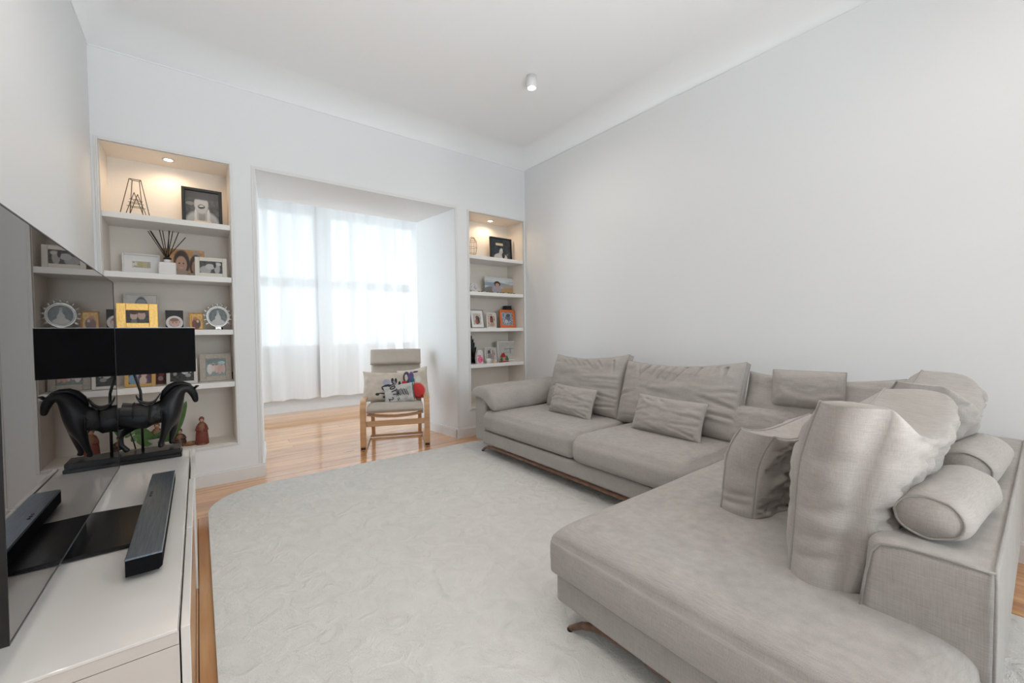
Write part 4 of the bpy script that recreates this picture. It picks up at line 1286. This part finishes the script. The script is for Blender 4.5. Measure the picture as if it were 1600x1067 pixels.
# --- shelf 2
photo_frame('white frame holding a pale banknote, left end of the second shelf', 190, 250, 397, 2, 4.22, .012, WHITEF,
    picture('pale banknote print', (.52, .47, .37), [(.12, .5, .14, .5, (.70, .66, .62)), (.45, .5, .16, .45, (.50, .43, .22)), (.68, .5, .12, .42, (.55, .47, .28)), (.88, .5, .08, .46, (.46, .42, .32)), (.08, .82, .07, .05, INKB), (.16, .2, .10, .06, (.2, .15, .13))], noise_amt=.2, nscale=14), lean=.05, mat_w=.045)
yy = 4.10
t = thing('reed_diffuser', 'white square bottle reed diffuser with black reeds on the second shelf', 'reed diffuser', (at_y(262, 420, yy).x, yy, SH[2]))
box('bottle', -.052, .052, -.04, .04, 0, .095, plain('white glazed bottle', (.78, .76, .74), .25), t, bev=.008)
lathe('neck', [(0, .0955), (.022, .0955), (.022, .118), (0, .118)], WHITEP, t, 16)
lathe('collar', [(0, .119), (.024, .119), (.024, .132), (0, .132)], BLKF, t, 16)
for k, (du, vt) in enumerate(((-31, 361), (-28, 360), (-26, 361), (-13, 359), (-8, 360), (2, 360), (3, 361), (8, 361), (17, 363), (28, 371))):
    tip = at_y(262 + du, vt, yy + .03 * ((k * 37) % 5 - 2) / 2)
    tube('reed', [((k % 3 - 1) * .006, (k % 2) * .008 - .004, .128), (tip.x - t.location.x, tip.y - yy, tip.z - SH[2])], .0028, BLKF, t, 6)
photo_frame('colour canvas photo of two smiling children on the second shelf', 254, 319, 390, 2, 4.22, 0, None,
    picture('photo of two children', WD, [(.50, .86, .5, .10, (.48, .25, .10)), (.80, .75, .10, .25, (.40, .30, .24)), (.44, .52, .20, .46, HR), (.43, .46, .135, .30, SK), (.43, .10, .20, .18, (.40, .30, .22)), (.38, .50, .02, .03, HR), (.48, .50, .02, .03, HR), (.43, .34, .05, .03, (.6, .4, .35)),
    (.78, .42, .16, .42, HR), (.79, .38, .11, .26, SK), (.80, .06, .18, .14, (.42, .33, .25)), (.60, .08, .05, .10, (.30, .22, .12))], noise_amt=.15, distort=.02), lean=.05, dep=.02, name='canvas_photo')
photo_frame('cream frame with a black and white photo at the right end of the second shelf', 304, 354, 403, 2, 4.075, .030, CREAMF,
    BW('grey wedding photo', [(.25, .25, .25, .35, GR(.38)), (.45, .55, .20, .25, GR(.48)), (.76, .45, .13, .5, GR(.40)), (.84, .8, .10, .14, GR(.55)), (.66, .7, .06, .25, GR(.04))], .07), lean=.08, yaw=-.05)
# --- shelf 3
t = photo_frame('rounded clear frame with a sketched head, behind the gold frame on the third shelf', 192, 247, 459, 3, 4.25, .012, plain('clear acrylic', (.62, .59, .55), .15),
    picture('pencil sketch print', (.62, .60, .56), [(.5, .62, .22, .34, (.10, .12, .13)), (.5, .48, .17, .26, (.58, .55, .52)), (.5, .78, .16, .10, (.30, .34, .36)), (.43, .52, .03, .03, INKB), (.57, .52, .03, .03, INKB)], noise_amt=.05), lean=.06)
photo_frame('hammered gold frame with a dark photo of a couple on the third shelf', 181, 246, 474, 3, 4.12, .052, GOLD,
    picture('photo of a couple', (.03, .035, .035), [(.34, .58, .16, .34, (.50, .36, .30)), (.68, .60, .17, .36, (.48, .34, .28)), (.34, .86, .20, .18, HR), (.68, .92, .2, .14, HR), (.34, .12, .14, .18, (.12, .15, .14)), (.70, .12, .16, .18, (.05, .06, .06))], noise_amt=.4), lean=.16, yaw=.10)
t = photo_frame('tall black frame with a round baby photo on the third shelf', 258, 286, 485, 3, 4.14, 0, None, plain('black card', (.015, .014, .015), .5), lean=.06, dep=.014)
bm = bmesh.new()
blathe(bm, [(0, 0), (.052, 0), (.052, .004), (0, .004)], 28)
o = link('round_mount', bm, plain('white lace mount', (.70, .66, .64), .6, bump=.3, bscale=120), t); o.rotation_euler = (math.pi / 2, 0, 0); o.location = (0, -.0085, .056)
bm = bmesh.new(); blathe(bm, [(0, 0), (.036, 0), (.036, .002), (0, .002)], 24)
o = link('round_picture', bm, picture('photo of a baby', (.55, .40, .36), [(.5, .55, .36, .32, (.60, .36, .30)), (.5, .80, .40, .20, (.25, .15, .10)), (.36, .5, .05, .05, HR), (.64, .5, .05, .05, HR)], axis='XY'), t); o.rotation_euler = (math.pi / 2, 0, 0); o.location = (0, -.0128, .056)
photo_frame('small gilded icon panel of two robed figures on the third shelf', 295, 318, 489, 3, 4.14, .007, plain('gilt icon edge', (.50, .26, .06), .4, metal=.3),
    picture('gilded icon print', (.70, .42, .10), [(.42, .62, .22, .20, (.55, .22, .06)), (.45, .30, .34, .36, (.16, .035, .02)), (.62, .34, .22, .30, (.09, .04, .03)), (.60, .50, .10, .10, (.62, .40, .20)), (.42, .64, .10, .09, (.30, .14, .07)), (.12, .5, .03, .45, (.45, .2, .05))], noise_amt=.2), lean=.05, name='icon_panel')
# ornate round silver frame
yy = 4.13
c = at_y(340.5, 494, yy)
t = thing('round_photo_frame', 'round silver frame with a scalloped leafy rim and a bride photo, third shelf', 'photo frame', (c.x, yy, SH[3] + .0008), group=None)
RC = c.z - SH[3] - .005
RO = .092
bm = bmesh.new()
for k in range(28):
    a0, a1 = 2 * math.pi * k / 28, 2 * math.pi * (k + 1) / 28
bt = [(RO * .80 * math.cos(2 * math.pi * k / 40), 0, RC + RO * .80 * 1.1 * math.sin(2 * math.pi * k / 40)) for k in range(40)]
btube(bm, bt, .009, 8, True)
bt = [(RO * .70 * math.cos(2 * math.pi * k / 40), -.004, RC + RO * .70 * 1.1 * math.sin(2 * math.pi * k / 40)) for k in range(40)]
btube(bm, bt, .005, 8, True)
link('rim', bm, SILVER, t, True)
for k in range(13):
    a = math.radians(-35 + 250 * k / 12)
    lf = lathe('leaf', [(0, -.011), (.012, -.006), (.015, 0), (.012, .006), (0, .011)], SILVER, t, 10, (0, 0, 0), 1.15, .45)
    lf.location = (RO * .95 * math.cos(a), -.003, RC + RO * 1.04 * math.sin(a)); lf.rotation_euler = (.5, -a, .3)
for s in (-1, 1):
    tube('bow_loop', [(0, -.004, RC + RO * 1.02), (s * .016, -.006, RC + RO * 1.18), (s * .032, -.006, RC + RO * 1.16), (s * .026, -.005, RC + RO * 1.02), (0, -.004, RC + RO * 1.0)], .004, SILVER, t, 6)
bm = bmesh.new(); blathe(bm, [(0, 0), (RO * .72, 0), (RO * .72, .003), (0, .003)], 36, sx=1, sy=1.1)
o = link('picture', bm, picture('grey bride photo', (.10, .11, .10), [(.5, .15, .34, .22, GR(.52)), (.5, .38, .15, .25, GR(.52)), (.5, .62, .07, .14, GR(.50)), (.5, .80, .06, .07, GR(.30)), (.44, .68, .05, .03, GR(.2))], noise_amt=.3, axis='XY'), t)
o.rotation_euler = (math.pi / 2, 0, 0); o.location = (0, .002, RC)
tube('strut', [(0, .004, RC), (.03, .07, .004)], .005, BLACK, t, 6)
lathe('stand_foot', [(0, 0), (.02, 0), (.02, .006), (0, .006)], SILVER, t, 12, (0, .0, 0), 1, .6)
box('foot_block', -.02, .02, -.01, .012, 0, max(.01, RC - RO * .9), SILVER, t, bev=.002)
# --- shelf 4
photo_frame('gold frame with a colour photo of two people, on the fourth shelf', 193, 242, 551, 4, 4.09, .022, plain('flat gold frame', (.62, .40, .13), .35, metal=.4),
    picture('photo of two friends', (.16, .10, .14), [(.30, .55, .20, .34, (.45, .28, .24)), (.66, .48, .16, .28, (.56, .38, .30)), (.66, .72, .20, .18, HR), (.20, .16, .2, .2, (.20, .32, .42)), (.62, .10, .16, .16, (.60, .45, .38)), (.90, .3, .08, .3, (.12, .07, .12))], noise_amt=.3), lean=.12, yaw=-.10)
photo_frame('small dark reddish photo between the gold and silver frames on the fourth shelf', 238, 262, 560, 4, 4.20, .006, plain('brown frame wood', (.20, .09, .05), .4),
    picture('dark red photo', (.10, .02, .025), [(.4, .6, .18, .15, (.35, .18, .14)), (.6, .4, .2, .12, (.25, .05, .06)), (.5, .2, .2, .1, (.4, .25, .25))], noise_amt=.5, nscale=9), lean=.08)
photo_frame('silver-white frame with a black and white group photo on the fourth shelf', 259, 308, 562, 4, 4.08, .022, plain('silvered frame', (.66, .61, .56), .35, metal=.3),
    BW('grey party photo', [(.5, .75, .10, .25, GR(.55)), (.62, .55, .16, .20, GR(.50)), (.85, .65, .10, .22, GR(.55)), (.30, .7, .10, .12, GR(.35)), (.2, .4, .08, .10, GR(.25)), (.75, .3, .12, .10, GR(.3))], .05), lean=.10, yaw=-.08)
photo_frame('beige woven-check frame with a colour group photo on the fourth shelf', 311, 361, 553, 4, 4.16, .040, plain('beige checked weave', (.48, .43, .36), .6, bump=.5, bscale=55, var=.25),
    picture('photo of a group', (.10, .12, .08), [(.5, .86, .5, .14, (.05, .06, .04)), (.80, .75, .18, .10, (.25, .40, .38)), (.20, .40, .14, .30, (.58, .50, .46)), (.38, .50, .10, .26, (.55, .38, .32)), (.54, .45, .10, .28, (.52, .30, .24)), (.70, .40, .12, .28, (.48, .22, .16)), (.88, .40, .10, .26, (.45, .25, .18)), (.38, .66, .06, .06, HR), (.54, .66, .06, .06, HR)], noise_amt=.4, nscale=9), lean=.10, yaw=.06)
t = thing('dark_box', 'small dark blue box at the right end of the fourth shelf', 'box', (at_y(362, 590, 4.25).x, 4.25, SH[4]))
box('body', -.03, .03, -.03, .03, 0, .045, plain('navy card', (.012, .014, .022), .5), t, bev=.003); box('lid', -.032, .032, -.032, .032, .0455, .06, plain('navy card', (.012, .014, .022), .5), t, bev=.003)
# --- bottom of the tall niche: nativity figures and a leafy plant
def figurine(label, u, vt, y, robe, cloak, hr=1.):
    x = at_y(u, 690, y).x; h = at_y(u, vt, y).z - SH[5]
    t = thing('figurine', label, 'figurine', (x, y, SH[5]), group='nativity figurines at the bottom of the tall niche')
    lathe('robe', [(0, 0), (.036, 0), (.038, .006), (.034, h * .12), (.030, h * .35), (.028, h * .55), (.024, h * .68), (.012, h * .76), (0, h * .78)], robe, t, 18, sx=1.05 * hr, sy=.85)
    lathe('head', [(0, 0), (.012, .004), (.0155, .017), (.013, .03), (0, .036)], plain('painted skin', (.42, .24, .16), .6), t, 14, (0, -.004, h * .76))
    lathe('headdress', [(.0165, .0), (.018, .008), (.016, .02), (.008, .03), (0, .032)], cloak, t, 14, (0, .001, h * .76 + .016))
    o = lathe('cloak', [(.033, 0.), (.044, .004), (.040, h * .3), (.034, h * .55), (.027, h * .70), (.012, h * .77)], cloak, t, 18, (0, .006, .001), sx=1.02 * hr, sy=.85)
    for s in (-1, 1): tube('arm', [(s * .024, -.004, h * .66), (s * .034, -.016, h * .52), (s * .012, -.032, h * .50)], [.010, .010, .006], cloak, t, 8)
    return t
REDC = plain('painted red robe', (.20, .045, .03), .6, bump=.2, bscale=90, var=.3)
BRNC = plain('painted brown robe', (.22, .10, .05), .6, bump=.2, bscale=90, var=.35)
TANC = plain('painted tan robe', (.32, .19, .11), .6, bump=.2, bscale=90, var=.3)
figurine('brown and red robed figurine standing at the right end of the niche bottom', 316, 649, 4.10, BRNC, REDC)
figurine('red robed crowned figurine behind the legs of the horse lamp', 246, 660, 4.22, TANC, REDC)
figurine('small dark brown kneeling figurine beside the front legs of the horse lamp', 281, 672, 4.14, BRNC, plain('dark brown glaze', (.07, .03, .015), .5))
t = thing('manger', 'small brown oval manger between the two figurines', 'figurine', (at_y(296, 690, 4.12).x, 4.12, SH[5]))
lathe('trough', [(0, 0), (.026, 0), (.036, .014), (.040, .028), (.034, .027), (.028, .016), (0, .012)], BRNC, t, 20, sx=1.1, sy=.7)
lathe('child', [(0, .012), (.018, .016), (.020, .024), (.010, .034), (0, .036)], TANC, t, 14, sx=1.1, sy=.7)
LEAF = plain('glossy green leaf', (.055, .125, .028), .35, var=.3, bscale=30)
yy = 4.15
pc = at_y(240, 690, yy)
t = thing('orchid_plant', 'green broad-leaved orchid plant behind the horse lamp', 'plant', (pc.x, yy, SH[5]))
lathe('pot', [(0, 0), (.045, 0), (.058, .085), (.060, .09), (.053, .09), (.050, .075), (0, .075)], plain('grey ceramic pot', (.35, .33, .31), .4), t, 24)
def leaf(base, pts, w):
    bm = bmesh.new(); rg = []
    P = [Vector(p) for p in pts]; n = len(P)
    # smooth the centre line
    C = []
    for i in range(n - 1):
        for k in range(4):
            f = k / 4; p0, p1, p2, p3 = P[max(i - 1, 0)], P[i], P[i + 1], P[min(i + 2, n - 1)]
            C.append(.5 * ((2 * p1) + (p2 - p0) * f + (2 * p0 - 5 * p1 + 4 * p2 - p3) * f * f + (3 * p1 - p0 - 3 * p2 + p3) * f ** 3))
    C.append(P[-1])
    m_ = len(C)
    for i, c in enumerate(C):
        q = i / (m_ - 1)
        tt = (C[min(i + 1, m_ - 1)] - C[max(i - 1, 0)]).normalized()
        sd_ = tt.cross(Vector((.25, -1, .45))).normalized()
        up_ = sd_.cross(tt)
        ww = w * max(.04, math.sin(math.pi * min(1, .10 + .9 * q)) ** .7)
        rg.append([bm.verts.new(c + sd_ * (s * ww) + up_ * (abs(s) * ww * .30)) for s in (-1, -.5, 0, .5, 1)])
    for A, B in zip(rg[:-1], rg[1:]):
        for j in range(4): bm.faces.new((A[j], A[j + 1], B[j + 1], B[j]))
    o = link('leaf', bm, LEAF, t, True); o.modifiers.new('t', 'SOLIDIFY').thickness = .002
def lpt(u, v, y): q = at_y(u, v, y); return (q.x - pc.x, q.y - yy, q.z - SH[5])
b0 = (0, 0, .085)
leaf(0, [b0, lpt(262, 684, 4.13), lpt(275, 665, 4.10), lpt(284, 645, 4.09), lpt(291, 627, 4.09)], .034)
leaf(0, [b0, lpt(245, 688, 4.12), lpt(258, 681, 4.08), lpt(272, 674, 4.06)], .024)
leaf(0, [b0, lpt(222, 676, 4.12), lpt(208, 672, 4.09), lpt(196, 684, 4.07)], .036)
leaf(0, [b0, lpt(228, 692, 4.08), lpt(214, 684, 4.05), lpt(205, 690, 4.04)], .030)
leaf(0, [b0, lpt(250, 680, 4.16), lpt(262, 668, 4.17)], .022)
# --- narrow niche
yy = 4.10
c = at_y(738, 380, yy)
t = thing('wire_lantern', 'round wire lantern standing half hidden at the left of the narrow niche top shelf', 'lantern', (c.x, yy, SH[1]))
bm = bmesh.new()
r = .055
for k in range(8):
    a = math.pi * 2 * k / 8
    btube(bm, [(.02 * math.cos(a), .02 * math.sin(a), 0.002), (r * .8 * math.cos(a), r * .8 * math.sin(a), .03), (r * math.cos(a), r * math.sin(a), .10), (r * .9 * math.cos(a), r * .9 * math.sin(a), .17), (r * .35 * math.cos(a), r * .35 * math.sin(a), .215)], .0022, 6)
link('ribs', bm, plain('gold wire', (.45, .30, .14), .35, metal=.7), t, True)
for z, rr in ((.03, .8), (.10, 1.), (.17, .9), (.215, .35)):
    tube('hoop', [(r * rr * math.cos(2 * math.pi * k / 20), r * rr * math.sin(2 * math.pi * k / 20), z) for k in range(20)], .0022, MATS['gold wire'], t, 6, True)
f = photo_frame('square black frame with a small pale figure, on the top shelf of the narrow niche', 765, 798, 372, 1, 4.20, .014, BLKF,
    picture('dark figure print', (.030, .042, .055), [(.48, .12, .34, .20, GR(.55)), (.50, .34, .10, .18, GR(.50)), (.52, .48, .07, .08, GR(.6)), (.62, .22, .08, .14, GR(.03)), (.82, .28, .05, .05, GR(.15))], noise_amt=.3), lean=.05, dep=.03)
hh = at_y(781, 372, 4.20).z - SH[1]
box('label_strip', -.08, .03, -.0215, -.0175, hh * .66, hh * .76, pm, f)
yy = 4.13
c = at_y(739, 447, yy)
t = thing('table_clock', 'small round white table clock at the left of the narrow niche second shelf', 'clock', (c.x, yy, SH[2]))
def disc(name, r, y0, y1, m_, par, z):
    bm = bmesh.new(); blathe(bm, [(0, 0), (r, 0), (r, y1 - y0), (0, y1 - y0)], 28)
    o = link(name, bm, m_, par); o.rotation_euler = (math.pi / 2, 0, 0); o.location = (0, y1, z); return o
disc('case', .052, -.02, .02, WHITEF, t, .058); disc('dial', .042, -.024, -.0205, plain('pale dial', (.62, .60, .60), .4), t, .058)
for a, l_ in ((.6, .026), (2.2, .034)):
    h_ = box('hand', -.0015, .0015, -.0275, -.0255, 0, l_, BLKF, t); h_.location = (0, 0, .058); h_.rotation_euler = (0, a, 0)
for k in range(4): 
    b_ = box('hour_mark', -.002, .002, -.0265, -.0245, .033, .040, BLKF, t); b_.location = (0, 0, .058); b_.rotation_euler = (0, k * math.pi / 2 + .2, 0)
for s in (-.03, .03): box('foot', s - .008, s + .008, -.015, .015, 0, .012, WHITEF, t)
photo_frame('wide canvas photo of a person in front of hills, narrow niche second shelf', 757, 809, 434, 2, 4.22, 0, None,
    picture('photo of a person and hills', (.50, .54, .58), [(.5, .92, .6, .16, (.66, .67, .66)), (.30, .58, .4, .12, (.26, .33, .40)), (.75, .48, .35, .12, (.42, .36, .32)), (.75, .18, .4, .24, (.46, .30, .15)), (.20, .20, .25, .26, (.20, .19, .18)), (.34, .26, .14, .28, (.36, .33, .36)), (.36, .62, .09, .16, HR), (.36, .56, .055, .10, SK), (.92, .5, .04, .3, (.60, .55, .50))], noise_amt=.2, distort=.03), lean=.05, dep=.02, name='canvas_photo', group=None)
ORD = 'first second third fourth fifth sixth seventh eighth ninth tenth eleventh twelfth thirteenth fourteenth'.split()
rr_ = random.Random(8)
for k in range(14):
    u = 748.5 + k * 4.2
    col = [(.02, .02, .02), (.10, .07, .05), (.5, .48, .45), (.04, .05, .03)][k % 4]
    o = lathe('pebble', [(0, 0), (.010, .001), (.014, .007), (.011, .014), (0, .016)], plain('pebble %d' % (k % 4), col, .4), None, 10, (0, 0, 0), 1 + .3 * rr_.random(), .8)
    q = at_y(u, 455, 4.06 + .03 * rr_.random()); o.location = (q.x, q.y, SH[2]); o.rotation_euler = (0, 0, rr_.random() * 3)
    tag(o, '%s pebble, %s from the left in the row before the hills canvas' % (('black', 'brown', 'pale grey', 'dark green')[k % 4], ORD[k]), 'pebble', 'pebbles in a row on the narrow niche shelf')
photo_frame('leaning grey metal frame with white mount, left on the narrow niche third shelf', 735, 757, 484, 3, 4.12, .006, plain('grey metal frame', (.18, .19, .18), .35, metal=.5),
    picture('small couple photo', (.55, .47, .42), [(.5, .3, .25, .3, (.30, .10, .08)), (.5, .6, .2, .2, (.12, .08, .07)), (.7, .4, .12, .3, (.06, .05, .05))], noise_amt=.3), lean=.16, mat_w=.035, yaw=.12)
photo_frame('slim white frame with a reddish photo in the middle of the narrow niche third shelf', 760, 775, 489, 3, 4.12, .012, WHITEF,
    picture('reddish photo', (.50, .40, .35), [(.55, .55, .22, .28, (.22, .07, .05)), (.5, .75, .12, .1, (.08, .04, .03)), (.6, .2, .25, .15, (.40, .28, .22))], noise_amt=.4), lean=.10)
photo_frame('bright orange frame with a grey photo on the narrow niche third shelf', 781, 804, 484, 3, 4.15, .030, plain('orange lacquer', (.72, .16, .03), .4),
    picture('bluish photo', (.28, .33, .38), [(.55, .55, .22, .22, (.14, .15, .22)), (.4, .3, .15, .15, (.50, .50, .52)), (.6, .75, .2, .12, (.10, .10, .10))], noise_amt=.5, nscale=9), lean=.10)
c = at_y(792, 500, 4.26)
t = thing('camera_box', 'black box standing behind the orange frame', 'box', (c.x, 4.255, SH[3]))
hb = at_y(792, 478, 4.26).z - SH[3]
box('body', -.05, .05, -.035, .035, 0, hb - .03, BLKF, t, bev=.004); box('lid', -.046, .046, -.032, .032, hb - .0295, hb, plain('black matt lid', (.02, .02, .022), .6), t, bev=.004)
# black feathered sculpture
c = at_y(742, 569, 4.12)
t = thing('wing_sculpture', 'black feathered wing sculpture at the left of the narrow niche fourth shelf', 'sculpture', (c.x + .01, 4.17, SH[4]))
hw = at_y(742, 520, 4.17).z - SH[4]
for k in range(7):
    x0 = -.045 + k * .017; h_ = hw * (1 - .075 * k - .01 * k * k)
    tube('feather', [(x0 * .5, .0 + .006 * (k % 2), .004), (x0 * .9, .004 * (k % 3), h_ * .5), (x0 * 1.1 + .006, .006 * (k % 2), h_ * .9), (x0 * 1.15 + .012, 0, h_)], [.012, .015, .012, .004], BLACK, t, 8)
lathe('base', [(0, 0), (.05, 0), (.05, .012), (0, .014)], BLACK, t, 20, sx=1.1, sy=.7)
c = at_y(749, 569, 4.07)
t = thing('tin', 'rounded pale tin with a pink front on the narrow niche fourth shelf', 'tin', (c.x, 4.075, SH[4]))
PINK = picture('pink flower print', (.66, .62, .62), [(.55, .32, .40, .26, (.72, .16, .30)), (.4, .62, .3, .06, (.62, .22, .28)), (.75, .30, .12, .10, (.60, .05, .16))], noise_amt=.1)
hb = at_y(749, 548, 4.075).z - SH[4]
prism('body', [(-.040, 0), (.046, 0), (.048, hb * .5), (.046, hb * .92), (-.030, hb), (-.044, hb * .75), (-.047, hb * .4)], -.02, .02, PINK, t, axis='y', bev=.005)
box('lid', -.024, .042, -.014, .014, hb * .96, hb + .006, WHITEF, t, bev=.003)
photo_frame('cream frame with a grey photo behind the white cup, narrow niche fourth shelf', 757, 775, 543, 4, 4.14, .010, CREAMF,
    picture('faded photo', (.42, .42, .40), [(.4, .7, .15, .18, (.10, .09, .09)), (.45, .4, .22, .25, (.28, .25, .24)), (.75, .5, .1, .4, (.42, .25, .22))], noise_amt=.3), lean=.10)
c = at_y(763, 566, 4.06)
t = thing('cup', 'small white cup in front of the cream frame on the narrow niche fourth shelf', 'cup', (c.x, 4.06, SH[4]))
lathe('bowl', [(0, 0), (.024, 0), (.030, .03), (.030, .056), (.027, .056), (.026, .03), (.02, .006), (0, .006)], WHITEF, t, 20)
tube('handle', [(.028, 0, .045), (.044, 0, .042), (.044, 0, .022), (.028, 0, .016)], .004, WHITEF, t, 6)
c = at_y(772, 567, 4.06)
t = thing('figurine', 'tiny cream and gold animal figurine beside the white cup', 'figurine', (c.x, 4.055, SH[4]))
GLD = plain('cream gold glaze', (.62, .45, .26), .4)
lathe('body', [(0, 0), (.016, .002), (.02, .014), (.013, .026), (0, .03)], GLD, t, 12, sx=1.4, sy=.8)
lathe('head', [(0, 0), (.009, .004), (.010, .012), (0, .02)], WHITEF, t, 10, (.02, 0, .022))
photo_frame('large white box frame with a faint drawing, right end of the narrow niche fourth shelf', 775, 807, 533, 4, 4.22, .016, WHITEF,
    picture('faint drawing', (.56, .54, .51), [(.6, .62, .3, .02, (.25, .25, .26)), (.66, .5, .03, .2, (.3, .3, .32)), (.5, .4, .1, .02, (.4, .38, .38))], noise_amt=.05), lean=.04, dep=.035)
c = at_y(788, 566, 4.08)
t = thing('christmas_ornament', 'small red house ornament with two green trees in front of the white box frame', 'ornament', (c.x, 4.085, SH[4]))
REDO = plain('red glitter', (.42, .03, .03), .4, var=.2); GRNO = plain('green glitter', (.02, .15, .06), .4, var=.3, bscale=200)
box('tray', -.058, .058, -.03, .03, 0, .010, REDO, t, bev=.003)
box('house', -.030, .012, -.015, .02, .0105, .06, plain('painted cottage wall', (.55, .30, .25), .5), t, bev=.002)
prism('roof', [(-.042, .060), (-.009, .108), (.024, .060)], -.02, .026, REDO, t, axis='y')
box('chimney', .0, .010, .0, .010, .085, .115, REDO, t)
for x_, s_ in ((-.047, .8), (.036, 1.05)):
    lathe('tree', [(0, .0105), (.005, .0105), (.005, .02), (.022 * s_, .02), (.024 * s_, .032), (.014 * s_, .052 * s_), (.012 * s_, .058 * s_), (0, .085 * s_)], GRNO, t, 14, (x_, -.012, 0))

# ------------------------------------------------------------------ pieces that belong to a part become its sub-parts
NEST = {'ears': 'horse', 'mane': 'horse', 'tail': 'horse', 'saddle_cloth': 'horse', 'saddle': 'horse', 'girth_strap': 'horse',
        'shade_rim': 'lamp_shade', 'shade_spider': 'lamp_shade', 'button': 'top_plate', 'electronics_bulge': 'back_cover',
        'leaf': 'rim', 'bow_loop': 'rim', 'plaque': 'frame', 'label_strip': 'frame', 'round_picture': 'round_mount', 'neck': 'bottle', 'collar': 'bottle',
        'bulb': 'housing', 'lens': 'ring', 'foot_glide': 'side_frame', 'stop_knob': 'side_frame', 'hand': 'dial', 'hour_mark': 'dial',
        'foot_pad': 'leg', 'arm_pad': 'armrest', 'base_rail': 'base', 'roof': 'house', 'chimney': 'house', 'handle': 'bowl', 'headdress': 'head'}
bpy.context.view_layer.update()
def stem(o): return o.name.split('.')[0]
def mid(o): return sum((o.matrix_world @ Vector(c) for c in o.bound_box), Vector()) / 8
moves = []
for root in [o for o in bpy.data.objects if o.parent is None and o.type == 'EMPTY']:
    kids = list(root.children)
    for c in kids:
        want = NEST.get(stem(c)) or ('mount' if stem(c) == 'picture' else None)
        host = [k for k in kids if k is not c and want and stem(k) == want]
        if host: moves.append((c, min(host, key=lambda k: (mid(k) - mid(c)).length)))
for c, h in moves:
    w = c.matrix_world.copy()
    c.parent = h
    c.matrix_parent_inverse = h.matrix_world.inverted()
    c.matrix_basis = w
